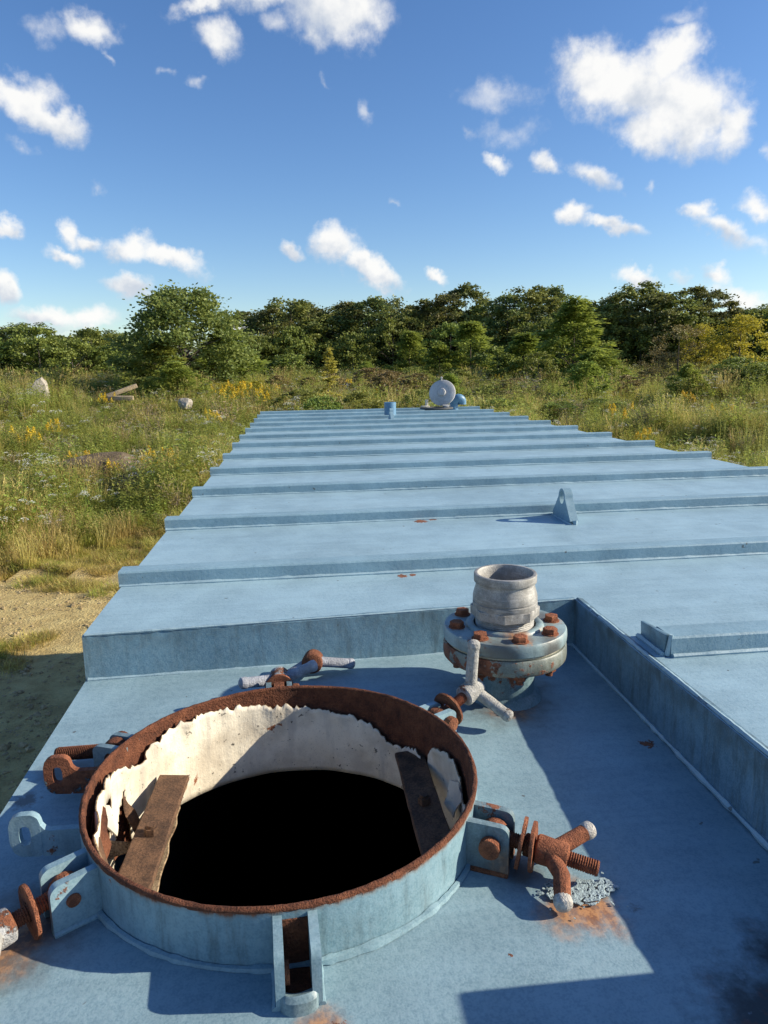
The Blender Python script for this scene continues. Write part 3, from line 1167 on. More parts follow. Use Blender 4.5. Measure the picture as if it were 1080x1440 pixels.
mb.build('rust_shade_pan', 'rust_dark', neck)  # added plates: rust colour deepened for the shade between the lug plates
mb = MB()
q = C0 + d * .268
mb.cyl((*(q - n * .012), -.112), (*(q - n * .0075), -.112), .010, n=14)
mb.build('pin_stub', 'rust_bright', neck)


# hinge ears on the left
def hinge_ear(y, m, label, dx=0, dz=0):
    def q(x, z):
        return Vector((x + dx, y, z + dz))
    n = 40
    cx, cz = .0668, -.0915
    out = [(.0845, -.1195), (.060, -.1175), (.053, -.1125), (.0495, -.100), (.0495, -.080), (.0525, -.070), (.060, -.0655), (.075, -.0655), (.0815, -.069), (.0845, -.077)]
    outer, inner = [], []
    m_ = len(out)
    for i in range(n):                                   # outline sampled round the slot, so the two loops can be bridged
        t = 2 * pi * i / n
        dv = Vector((cos(t), sin(t)))
        best = 0
        for k in range(m_):
            p, r = Vector(out[k]) - Vector((cx, cz)), Vector(out[(k + 1) % m_]) - Vector((cx, cz))
            e = r - p
            den = dv.x * e.y - dv.y * e.x
            if abs(den) < 1e-12:
                continue
            s = (p.x * e.y - p.y * e.x) / den
            u = (p.x * dv.y - p.y * dv.x) / den
            if -1e-6 <= u <= 1 + 1e-6 and s > best:
                best = s
        outer.append(q(cx + dv.x * best, cz + dv.y * best))
        hz = max(-1, min(1, dv.y * 1.6))
        inner.append(q(cx + dv.x * .0064, cz + (.0055 * dv.y + .0065 * hz)))
    mb = MB()
    mb.plate_hole(outer, inner, (0, .009, 0))
    arm = [q(.0840, -.1192), q(.130, -.1225), q(.130, -.0875), q(.094, -.0872), q(.0885, -.0852), q(.0840, -.079)]
    mb.prism([p + Vector((0, .0003, 0)) for p in arm], (0, .0084, 0))
    return mb.build('hinge_ear', m, neck, label=label)


hinge_ear(-.224, 'ear_rust', 'rusty slotted hinge ear, the farther of two')
hinge_ear(-.348, 'lug', 'blue slotted hinge ear with a rusted slot, the nearer of two', .003, -.001)

# two flat bars across the opening
def cross_bar(p0, p1, w, tilt, label, bolt=None):
    p0, p1 = Vector(p0), Vector(p1)
    t = thing('cross_bar', label, 'steel bar', tuple((p0 + p1) / 2), 'flat bars across the hatch opening')
    dirv = (p1 - p0).normalized()
    side = Vector((dirv.y, -dirv.x, 0)).normalized()
    side = (side * cos(tilt) + Vector((0, 0, 1)) * sin(tilt))
    nrm = side.cross(dirv).normalized()
    if nrm.z < 0:
        nrm = -nrm
    mb = MB()
    th = .007
    n = 14
    rs = []
    for i in range(n + 1):
        c = p0.lerp(p1, i / n)
        ring = []
        for (a, b) in ((-1, 0), (-.93, 1), (.93, 1), (1, 0), (1, -1), (-1, -1)):
            e = noise.noise(c * 60 + Vector((a * 3, b, 0))) * .0012
            ring.append(c + side * (a * w / 2 + e) + nrm * (b * th / 2 if b else .0015))
        rs.append(ring)
    mb.rings(rs, True, True, True, False)
    mb.build('flat_bar', 'bar', t)
    # the angle's second leg turned down along the inner edge
    if bolt:
        mb = MB()
        c = p0.lerp(p1, bolt) + nrm * th / 2
        mb.cyl(c, c + nrm * .010, .0085, n=6, smooth=False)
        mb.cyl(c + nrm * .010, c + nrm * .014, .006, n=10)
        mb.build('bolt_head', 'bar', t)
    return t, side, nrm


tb, side, nrm = cross_bar((.203, -.165, -.142), (.188, -.428, -.150), .043, rad(4), 'sunlit brown rusty flat bar with a bolt head, left side of the hatch opening', .48)
mb = MB()
pts0 = []
for i in range(30):
    f = i / 29
    y = -.150 - .27 * f
    x = .213 + .0055 * noise.noise(Vector((f * 9, 0, 0))) + .004
    pts0.append((x, y, -.158 + .003 * noise.noise(Vector((f * 12, 5, 0)))))
rs = [[(x - .012, y, z - .001), (x, y, z), (x + .001, y, z - .0015), (x - .012, y, z - .003)] for x, y, z in pts0]
mb.rings(rs, True, True, True, False)
mb.build('paint_crust', 'liner_edge', tb, label='curl of pale paint along the bar edge')
cross_bar((.546, -.150, -.142), (.549, -.435, -.150), .043, rad(-4), 'dark rusty flat bar at the right of the hatch opening, in shade', .45)

# ------------------------------------------------------------------ swing bolts and wing nuts


def threaded(mb, x0, x1, r, pitch=.0026, n=14):
    prof = []
    k = int((x1 - x0) / pitch)
    for i in range(k):
        x = x0 + i * pitch
        prof += [(r * .86, x), (r, x + pitch * .5)]
    prof.append((r * .86, x1))
    mb.lathe((0, 0, 0), prof, n, (1, 0, 0), cap0=True, cap1=True, smooth=False)


def handle(parent, p0, p1, r, m, bend=None, tip=None):
    p0, p1 = Vector(p0), Vector(p1)
    d = (p1 - p0)
    mb = MB()
    mid = p0.lerp(p1, .5) + (Vector(bend) if bend else Vector())
    pts = [p0, p0.lerp(mid, .5), mid, mid.lerp(p1, .6), p1]
    mb.tube(pts, [r * 1.08, r * 1.02, r, r * .98, r * .98], 14)
    mb.jitter(.0004, 120, p1.x * 10)
    k0 = len(mb.bm.faces)
    u = d.normalized()
    prof = [(r * .95, -.004), (r * 1.07, -.002), (r * 1.10, .003), (r * 1.0, .007), (r * .65, .0095), (r * .2, .0105)]
    mb.lathe(p1, prof, 14, tuple(u), cap1=True)
    mb.bm.faces.ensure_lookup_table()
    for f in mb.bm.faces[k0:]:
        f.material_index = 1
    return mb.build('handle', [m, tip or m], parent, local=True)


def wing_nut(parent, x0, x1, r, m, arms, hole=False, tip=None, arm_m=None):
    mb = MB()
    L = x1 - x0
    prof = [(r * .80, x0), (r * .97, x0 + L * .06), (r, x0 + L * .15), (r * .98, x0 + L * .5), (r * 1.0, x0 + L * .85), (r * .94, x1 - L * .04), (r * .80, x1)]
    if hole:
        prof = [(r * .5, x0 + L * .6), (r * .5, x0 + .001)] + prof
    R = mb.lathe((0, 0, 0), prof, 22, (1, 0, 0), cap1=True, cap0=not hole)
    mb.jitter(.0008, 70, x0 * 50 + r * 900)
    o = mb.build('wing_nut', m, parent, local=True)
    for (p0, p1, b) in arms:
        handle(o, p0, p1, .0092, arm_m or m, b, tip)
    return o


def washer(parent, x, r, m, ri=.010, tilt=0.0):
    mb = MB()
    ax = Vector((cos(tilt), 0, sin(tilt)))
    mb.lathe((x, 0, 0), [(ri, -.0018), (r, -.002), (r * 1.01, 0), (r, .002), (ri, .0018), (ri, -.0018)], 28, tuple(ax))
    mb.jitter(.0006, 90, x * 70)
    return mb.build('washer', m, parent, local=True)


def swing_bolt(label, az, rp, z, daz, dz, length, group='swing bolts with winged nuts round the hatch'):
    """Local x runs along the bolt from its pivot in the lug."""
    a = rad(az)
    p = (C0.x + cos(a) * rp, C0.y + sin(a) * rp, z)
    t = thing('swing_bolt', label, 'swing bolt', p, group)
    t.rotation_euler = (0, -math.asin(dz), rad(az + daz))
    return t


def eye_and_pin(t, m, pin_len=.046):
    mb = MB()
    mb.lathe((0, -.0085, 0), [(.007, 0), (.0155, .0005), (.0165, .0085), (.0155, .0165), (.007, .017)], 20, (0, 1, 0))
    mb.build('eye', m, t, local=True)
    mb = MB()
    h = pin_len / 2
    mb.cyl((0, -h, 0), (0, h, 0), .0072, n=14)
    mb.lathe((0, -h - .010, 0), [(.009, 0), (.0118, .0015), (.0122, .008), (.0118, .0105)], 16, (0, 1, 0), cap0=True, cap1=True)
    mb.build('pivot_pin', m, t, local=True)


def to_local(t, w):
    m = t.rotation_euler.to_matrix()
    return m.transposed() @ (Vector(w) - t.location)


# B: right, all rust, lying down
t = swing_bolt('rust red swing bolt with two washers lying to the right of the hatch', -27, .268, -.098, 0.5, -.15, .12)
eye_and_pin(t, 'rust_bright')
mb = MB(); threaded(mb, .012, .117, .0088); mb.build('threaded_rod', 'rust_bright', t, local=True)
washer(t, .0315, .0285, 'rust_bright'); washer(t, .0445, .0270, 'rust_bright', tilt=.12)
mb = MB(); mb.lathe((0, 0, 0), [(.011, .0345), (.0125, .036), (.0125, .041), (.011, .0425)], 16, (1, 0, 0), cap0=True, cap1=True); mb.build('collar', 'rust', t, local=True)
wing_nut(t, .047, .083, .0160, 'rust_bright',
         [((.070, .004, .004), to_local(t, (.710, -.424, -.098)), None), ((.066, -.006, -.001), to_local(t, (.655, -.497, -.122)), (.004, 0, .006))],
         tip='tip_white')
# C: right behind, white nut standing up
t = swing_bolt('white winged swing bolt with one handle upright, between hatch and flange', 33, .268, -.092, 4.0, .22, .12)
eye_and_pin(t, 'rust')
mb = MB(); threaded(mb, .012, .10, .0085); mb.build('threaded_rod', 'rust_bright', t, local=True)
washer(t, .026, .0270, 'rust')
wing_nut(t, .062, .100, .0165, 'worn_white',
         [((.082, 0, .006), to_local(t, (.658, -.098, .000)), None), ((.088, -.004, -.004), to_local(t, (.703, -.128, -.103)), None)], tip='worn_white')
# D: behind the rim
t = swing_bolt('grey-white winged swing bolt mostly hidden behind the far rim of the hatch', 93, .266, -.088, -2, .10, .1)
eye_and_pin(t, 'rust')
mb = MB(); threaded(mb, .012, .052, .0085); mb.build('threaded_rod', 'rust_bright', t, local=True)
washer(t, .015, .0235, 'rust_bright')
wing_nut(t, .022, .056, .0175, 'white_rust',
         [((.040, .008, 0), to_local(t, (.296, -.008, -.076)), None), ((.042, -.008, 0), to_local(t, (.406, .018, -.066)), None)], arm_m='grey_white')
# F: rod only, left behind
t = swing_bolt('dark threaded swing bolt without a nut beside the rusty hinge ear', 153, .268, -.090, 22, -.05, .1)
eye_and_pin(t, 'rust_dark')
mb = MB(); threaded(mb, .012, .082, .0098); mb.build('threaded_rod', 'rust_dark', t, local=True)
# H: left front
t = swing_bolt('rusty swing bolt with a large washer and half white nut at the left edge', 213, .268, -.098, 4, -.13, .12)
eye_and_pin(t, 'rust_bright')
mb = MB(); threaded(mb, .012, .10, .0088); mb.build('threaded_rod', 'rust_bright', t, local=True)
washer(t, .036, .0275, 'rust_bright', tilt=.1)
wing_nut(t, .052, .088, .0175, 'white_rust',
         [((.07, .006, .004), (.098, .052, -.006), None), ((.068, -.006, .006), (.085, -.060, .012), None)], tip='tip_white', arm_m='worn_white')
# E: a loose wing nut lying on the floor behind
t = thing('wing_nut', 'loose wing nut, rusty round its hole, lying behind the hatch', 'wing nut', (.409, .100, -.092))
t.rotation_euler = (0, rad(-8), rad(-97))
wing_nut(t, -.018, .018, .0190, 'rust',
         [((0, -.008, -.002), to_local(t, (.352, .076, -.112)), None), ((0, .008, 0), to_local(t, (.476, .108, -.104)), None)], hole=True, arm_m='grey_white', tip='grey_white')

# loose flakes and crust on the floor under the right bolt
fl = thing('paint_flakes', 'crust of loose pale paint flakes in the rust patch under the right swing bolt', 'paint flakes', (.69, -.49, zf(.69, -.49)))
mb = MB()
nx, ny = 130, 62
G = {}
for j in range(ny):
    for i in range(nx):
        x, y = .630 + .100 * i / (nx - 1), -.452 - .045 * j / (ny - 1)
        u, v_ = (x - .684) / .046, (y + .474) / .0195
        w = 1 - math.sqrt(u * u + v_ * v_) + .62 * noise.noise(Vector((x * 48, y * 48, 1))) + .20 * noise.noise(Vector((x * 170, y * 170, 4)))
        ck = noise.noise(Vector((x * 95 + 2 * noise.noise(Vector((x * 60, y * 60, 0))), y * 95, 5)))
        if w > .10 and (abs(ck) > .025 or w < .2):
            h = .0012 + .0014 * abs(noise.noise(Vector((x * 60, y * 60, 2)))) + .0004 * noise.noise(Vector((x * 300, y * 300, 7)))
            G[i, j] = mb.v(x, y, zf(x, y) + h)
for (i, j), a_ in list(G.items()):
    if (i + 1, j) in G and (i, j + 1) in G and (i + 1, j + 1) in G:
        mb.face((a_, G[i + 1, j], G[i + 1, j + 1], G[i, j + 1]))
crust = mb.build('flake_crust', 'flake', fl, kind='stuff')
md = crust.modifiers.new('thick', 'SOLIDIFY')
md.thickness = .0012
mb = MB()
rng = random.Random(11)
for i in range(26):
    x, y = rng.gauss(.684, .034), rng.gauss(-.476, .014)
    s = rng.uniform(.0008, .0022)
    a0 = rng.uniform(0, 6)
    z = zf(x, y) + rng.uniform(.0004, .003)
    tl = Vector((rng.uniform(-.35, .35), rng.uniform(-.35, .35)))
    mb.prism([(x + cos(a0 + 2 * pi * j / 6) * s * rng.uniform(.6, 1.3), y + sin(a0 + 2 * pi * j / 6) * s * rng.uniform(.6, 1.3), z + cos(a0 + j) * tl.x * s) for j in range(6)], (0, 0, .0007))
mb.build('loose_flakes', 'flake', fl, kind='stuff')

# ------------------------------------------------------------------ flanged filler with cam-lock adapter
FX, FY = .735, -.003
fz = zf(FX, FY)
pn = MB()
pn.lathe((FX, FY, 0), [(.0535, fz - .004), (.0525, fz + .01), (.052, -.052)], 40)
pn.lathe((FX, FY, 0), [(.066, fz - .003), (.063, fz + .003), (.055, fz + .009), (.052, fz + .012)], 40, wob=lambda t, h: 1 + .03 * noise.noise(Vector((cos(t) * 5, sin(t) * 5, 0))))
pn.build('filler_pipe', 'pipe', tank, label='short dark pipe under the bolted flange')
fa = thing('filler_flange', 'round bolted pipe flange with rusty bolts and a pale cam-lock adapter on top', 'pipe flange', (FX, FY, -.05))


def lw(t, h):
    return 1 + .002 * noise.noise(Vector((cos(t) * 4, sin(t) * 4, h * 30)))


mb = MB()
mb.lathe((FX, FY, 0), [(.05, -.0555), (.101, -.0555), (.1035, -.0525), (.1042, -.045), (.1035, -.0315), (.1015, -.0285), (.05, -.0285)], 72, wob=lw)
mb.build('lower_flange', 'flange2', fa)
mb = MB()
mb.lathe((FX, FY, 0), [(.05, -.0283), (.0975, -.0283), (.0985, -.0265), (.0975, -.0246), (.05, -.0246)], 72, wob=lw)
mb.build('gasket', 'gasket', fa)
mb = MB()
mb.lathe((FX, FY, 0), [(.05, -.0244), (.1005, -.0244), (.1032, -.0222), (.1040, -.015), (.1034, -.0055), (.1012, -.0022), (.100, -.0020), (.066, -.0020), (.065, .0008), (.062, .0032), (.057, .0036), (.0525, .0016), (.0525, -.01)], 72, wob=lw)
mb.build('upper_flange', 'flange', fa)
for i in range(8):
    a = rad(-100 + 45 * i + 11)
    x, y = FX + cos(a) * .083, FY + sin(a) * .083
    mb = MB()
    ph = rad(i * 37)
    hx = [(x + cos(ph + k * pi / 3) * .0118, y + sin(ph + k * pi / 3) * .0118, 0) for k in range(6)]
    mb.prism([(px, py, -.0012) for px, py, _ in hx], (0, 0, .0095), .0012)
    mb.lathe((x, y, 0), [(.0138, -.0021), (.0138, -.0006), (.011, -.0004)], 18, cap1=True)
    b = mb.build('bolt_head', 'tip_white' if i == 3 else 'rust_bright', fa)
    mb = MB()
    mb.prism([(x + (px - x) * .95, y + (py - y) * .95, -.0665) for px, py, _ in hx], (0, 0, .0105), .001)
    mb.cyl((x, y, -.074), (x, y, -.0666), .0062, n=10)
    mb.build('nut', 'rust_bright', fa)
mb = MB()
mb.lathe((FX, FY, 0), [(.0475, -.004)] + [q for k in range(5) for q in ((.0475, -.002 + k * .0032), (.0492, -.0004 + k * .0032))] + [(.0475, .0145)], 56, smooth=False)
mb.build('adapter_thread', 'alu', fa)
mb = MB()
n = 56
rs = []


def hexr(t, r):
    k = (t % (pi / 4)) - pi / 8
    return r * cos(pi / 8) / cos(k)


prof = [(.0480, .0142, 0), (.0500, .0146, 1), (.0540, .0160, 1), (.0545, .0310, 1), (.0536, .0318, 0), (.0538, .0330, 0), (.0541, .0350, 0), (.0541, .0405, 0), (.0528, .0414, 0), (.0528, .0432, 0), (.0540, .0442, 0), (.0538, .0500, 0), (.0532, .0530, 0), (.0522, .0570, 0),
        (.0508, .0620, 0), (.0496, .0660, 0), (.0488, .0700, 0), (.0486, .0732, 0), (.0496, .0742, 0), (.0520, .0746, 0), (.0524, .0756, 0),
        (.0524, .0870, 0), (.0518, .0885, 0), (.0500, .0892, 0), (.0466, .0888, 0), (.0452, .0860, 0), (.0445, .060, 0), (.0440, -.02, 0)]
for r, z, hx in prof:
    ring = []
    for i in range(n * 2):
        t = 2 * pi * i / (n * 2)
        rr = hexr(t + 2 * pi / 112 * 5, r * 1.065) if hx else r
        rr *= 1 + .0018 * noise.noise(Vector((cos(t) * 3, sin(t) * 3, z * 40)))
        ring.append((FX + cos(t) * rr, FY + sin(t) * rr, z))
    rs.append(ring)
mb.rings(rs, True)
mb.build('camlock_adapter', 'alu', fa)
mb = MB()
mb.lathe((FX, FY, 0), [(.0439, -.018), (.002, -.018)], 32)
mb.build('bore_shade', 'inside', fa)  # near-black disc added across the bore, in place of its shade

# ------------------------------------------------------------------ far hatch with its lid standing open
hz = thing('far_hatch', 'small far hatch with its round grey lid tilted open, end of the roof', 'hatch', (1.86, 6.40, PZ))
mb = MB()
mb.lathe((1.86, 6.38, PZ - .004), [(.125, 0), (.125, .035), (.175, .038), (.178, .046), (.172, .055), (.118, .056), (.114, .02)], 40)
mb.build('hatch_ring', 'dark_metal', hz)
mb = MB()
ax = Vector((-.32, -.90, .30)).normalized()
c = Vector((1.935, 6.44, .165))
mb.lathe(tuple(c), [(.02, -.012), (.12, -.010), (.138, -.004), (.142, .004), (.138, .012), (.125, .018), (.085, .024), (.045, .026)], 48, tuple(ax), cap0=True, cap1=True)
mb.build('lid', 'lid', hz)
mb = MB()
mb.lathe(tuple(c + ax * .024), [(.042, 0), (.040, .020), (.034, .026), (.01, .027)], 24, tuple(ax), cap1=True)
mb.cyl(c + ax * .05, c + ax * .056, .018, n=16)
mb.build('lid_boss', 'lid', hz)
mb = MB()
mb.cyl((1.93, 6.46, .30), (1.93, 6.46, .335), .008, n=8)
mb.cyl((1.93, 6.46, .318), (1.93, 6.46, .328), .013, n=6)
mb.build('lid_bolt', 'lid', hz)
mb = MB()
mb.box((1.94, 6.33, .01), (1.985, 6.37, .035), .003)
mb.cyl((1.92, 6.35, .035), (2.0, 6.35, .035), .010, n=8)
mb.build('lid_hinge', 'lid', hz)
mb = MB()
mb.box((1.745, 6.40, .02), (1.775, 6.43, .10), .004)
mb.box((1.70, 6.39, .02), (1.79, 6.44, .035), .003)
mb.build('latch_block', 'liner', hz)

# ------------------------------------------------------------------ ground


def smooth(a, b, x):
    t = min(1, max(0, (x - a) / (b - a)))
    return t * t * (3 - 2 * t)


def gh(x, y):
    """Ground height: flat sandy yard round the tank, a weedy field that rises away from it."""
    r = math.hypot(x - .4, y + 1)
    side = smooth(2, -14, x)
    fwd = 1 if y > 0 else .3
    z = -2.80 + (1.95 + .35 * side) * smooth(11.5, 44, r) * fwd
    z += .30 * smooth(40, 90, r)
    out = smooth(10, 16, r)
    z += out * (.30 * noise.noise(Vector((x * .16, y * .16, 1))) + .14 * noise.noise(Vector((x * .5, y * .5, 4))))
    near = smooth(3.0, 1.5, abs(x - 1.2) - 0) if y < 8 else 0
    z += (1 - near) * (.035 * noise.noise(Vector((x * 1.6, y * 1.6, 2))) + .018 * noise.noise(Vector((x * 5, y * 5, 3))))
    # wheel rut and spoil ridge crossing the sand
    u = y - (10.15 - .42 * (x + 2.2)) + .18 * noise.noise(Vector((x * .9, 0, 6)))
    m = smooth(-1.2, -1.7, x) * smooth(-9, -7, x)
    z += m * (.13 * math.exp(-((u - .16) / .16) ** 2) - .10 * math.exp(-((u + .12) / .14) ** 2))
    return z


mb = MB()
NA, radii = 288, [0.0] + list(np.geomspace(1.2, 3200, 150))
rings = []
for r in radii[1:]:
    ring = []
    for i in range(NA):
        a = 2 * pi * i / NA
        x, y = .4 + r * sin(a), -1 + r * cos(a)
        ring.append((x, y, gh(x, y)))
    rings.append(ring)
R = mb.rings(rings, True)
mb.face(R[0])
mb.build('ground', 'ground', kind='structure')

# ------------------------------------------------------------------ plants


def mesh_np(name, verts, faces, tone, mats, mat_idx=None, smooth_=False):
    me = bpy.data.meshes.new(name)
    me.from_pydata(verts, [], faces)
    at = me.attributes.new('tone', 'FLOAT', 'POINT')
    at.data.foreach_set('value', np.asarray(tone, np.float32))
    for m in mats:
        me.materials.append(MT[m])
    if mat_idx is not None:
        me.polygons.foreach_set('material_index', np.asarray(mat_idx, np.int32))
    me.update()
    return me


class Leaves:
    def __init__(self):
        self.v, self.f, self.t, self.mi = [], [], [], []

    def quad(self, p, u, w, tone, mi=0):
        """A pointed leaf or leaf spray: p base, u length vector, w half-width vector."""
        k = len(self.v)
        m = p + u * .5
        self.v += [tuple(p), tuple(m + w), tuple(p + u), tuple(m - w)]
        self.t += [tone] * 4
        self.f.append((k, k + 1, k + 2, k + 3))
        self.mi.append(mi)

    def blade(self, p, h, lean, width, tone, mi=0, seg=3):
        k = len(self.v)
        side = np.array([-lean[1], lean[0], 0])
        nl = np.linalg.norm(side)
        side = side / nl * width if nl > 1e-6 else np.array([width, 0, 0])
        for i in range(seg):
            f = i / seg
            c = p + np.array([lean[0] * f * f, lean[1] * f * f, h * f * (1 - .25 * f * np.linalg.norm(lean) / max(h, .01))])
            self.v += [tuple(c - side * (1 - f * .7)), tuple(c + side * (1 - f * .7))]
            self.t += [tone * (.65 + .35 * f)] * 2  # blade painted darker towards its root, standing in for self-shadowing
        tip = p + np.array([lean[0], lean[1], h * (1 - .25 * np.linalg.norm(lean) / max(h, .01))])
        self.v.append(tuple(tip))
        self.t.append(tone)
        for i in range(seg - 1):
            self.f.append((k + 2 * i, k + 2 * i + 1, k + 2 * i + 3, k + 2 * i + 2))
            self.mi.append(mi)
        self.f.append((k + 2 * seg - 2, k + 2 * seg - 1, k + 2 * seg))
        self.mi.append(mi)
        return tip

    def mesh(self, name, mats):
        return mesh_np(name, self.v, self.f, self.t, mats, self.mi)


def rv(rng):
    v = rng.normal(size=3)
    return v / np.linalg.norm(v)


def tuft(seed, n, h, spread, width, heads=False, lean=.35):
    rng = np.random.default_rng(seed)
    L = Leaves()
    for i in range(n):
        a = rng.uniform(0, 2 * pi)
        r = spread * math.sqrt(rng.uniform())
        p = np.array([cos(a) * r, sin(a) * r, -.03])
        hh = h * rng.uniform(.55, 1.1)
        b = a + rng.normal() * .9
        le = hh * lean * rng.uniform(.3, 1.7)
        tone = rng.uniform(.25, .95)
        tip = L.blade(p, hh, np.array([cos(b) * le, sin(b) * le]), width * rng.uniform(.6, 1.2), tone)
        if heads and rng.uniform() < .5:
            for j in range(5):
                d = rv(rng)
                d[2] = abs(d[2]) + .6
                L.quad(tip - np.array([0, 0, .02 * j]), d * .030, np.cross(d, rv(rng)) * .006, rng.uniform(.6, 1))
    return L


def weed(seed, n, h, leaf, spread):
    rng = np.random.default_rng(seed)
    L = Leaves()
    for i in range(n):
        a = rng.uniform(0, 2 * pi)
        r = spread * math.sqrt(rng.uniform())
        p = np.array([cos(a) * r, sin(a) * r, -.03])
        hh = h * rng.uniform(.6, 1.1)
        le = np.array([cos(a), sin(a)]) * hh * rng.uniform(0, .35)
        L.blade(p, hh, le, .006, .4)
        k = int(hh / .045)
        for j in range(k):
            f = (j + 1) / k
            c = p + np.array([le[0] * f * f, le[1] * f * f, hh * f])
            b = j * 2.4 + rng.normal() * .4
            d = np.array([cos(b), sin(b), rng.uniform(-.2, .7)])
            w = np.cross(d, np.array([0, 0, 1]) + rv(rng) * .5)
            w /= np.linalg.norm(w)
            s = leaf * rng.uniform(.6, 1.2) * (1.15 - .55 * f)
            L.quad(c, d * s, w * s * .20, rng.uniform(.2, .5) + .5 * f)
    return L


def lace(seed):
    rng = np.random.default_rng(seed)
    L = Leaves()
    for i in range(5):
        a = rng.uniform(0, 2 * pi)
        p = np.array([cos(a), sin(a), 0]) * rng.uniform(0, .15)
        hh = rng.uniform(.55, .95)
        le = np.array([cos(a), sin(a)]) * rng.uniform(.02, .25)
        tip = L.blade(p, hh, le, .006, .5, 0)
        R_ = rng.uniform(.055, .10)
        for j in range(26):
            b = rng.uniform(0, 2 * pi)
            r = R_ * math.sqrt(rng.uniform())
            c = tip + np.array([cos(b) * r, sin(b) * r, .025 - r * r * 9 + rng.normal() * .006])
            d = np.array([cos(b), sin(b), rng.uniform(-.1, .3)]) * .030
            L.quad(c, d, np.array([-sin(b), cos(b), 0]) * .014, rng.uniform(.4, 1), 1)
        for j in range(8):
            b = rng.uniform(0, 2 * pi)
            c = p + np.array([0, 0, hh * rng.uniform(.1, .7)])
            L.quad(c, np.array([cos(b), sin(b), .4]) * .11, np.array([-sin(b), cos(b), 0]) * .016, rng.uniform(.3, .8), 0)
    return L


def goldenrod(seed, n=9, h=.95, spread=.28, plume=True):
    rng = np.random.default_rng(seed)
    A, B = Leaves(), Leaves()
    for i in range(n):
        a = rng.uniform(0, 2 * pi)
        p = np.array([cos(a), sin(a), 0]) * spread * math.sqrt(rng.uniform())
        hh = h * rng.uniform(.7, 1.08)
        le = np.array([cos(a), sin(a)]) * rng.uniform(.0, .22)
        tip = A.blade(p, hh, le, .007, .5)
        for j in range(int(hh / .035)):
            f = (j + 1) / (hh / .035)
            c = p + np.array([le[0] * f * f, le[1] * f * f, hh * f * .92])
            b = j * 2.4
            d = np.array([cos(b), sin(b), rng.uniform(-.2, .5)])
            A.quad(c, d * .10, np.array([-sin(b), cos(b), 0]) * .013, rng.uniform(.3, .9))
        for j in range(70):
            f = rng.uniform(0, 1)
            b = rng.uniform(0, 2 * pi)
            r = .115 * (1 - f) * rng.uniform(.2, 1)
            c = tip + np.array([cos(b) * r, sin(b) * r, -.16 + .22 * f])
            d = rv(rng) * .036
            B.quad(c, d, np.cross(d, rv(rng)) * .5, rng.uniform(.3, 1))
    return A, B


def dry_shrub(seed, h=1.1):
    rng = np.random.default_rng(seed)
    L = Leaves()
    for i in range(26):
        a = rng.uniform(0, 2 * pi)
        p = np.array([cos(a), sin(a), 0]) * rng.uniform(0, .3)
        hh = h * rng.uniform(.5, 1.1)
        le = np.array([cos(a), sin(a)]) * hh * rng.uniform(.1, .6)
        tip = L.blade(p, hh, le, .009, rng.uniform(.3, .8), 0, 4)
        for j in range(9):
            f = rng.uniform(.35, 1)
            c = p + np.array([le[0] * f * f, le[1] * f * f, hh * f * .95])
            d = rv(rng)
            d[2] = abs(d[2]) * .8
            L.quad(c, d * rng.uniform(.08, .26), np.cross(d, rv(rng)) * .010, rng.uniform(.3, 1), 0)
            if rng.uniform() < .6:
                L.quad(c, rv(rng) * .06, rv(rng) * .02, rng.uniform(.2, 1), 1)
    return L


def source(name, L, mats):
    """Geometry that a scatter places; it stands in no collection itself."""
    return bpy.data.objects.new(name, L.mesh(name, mats))


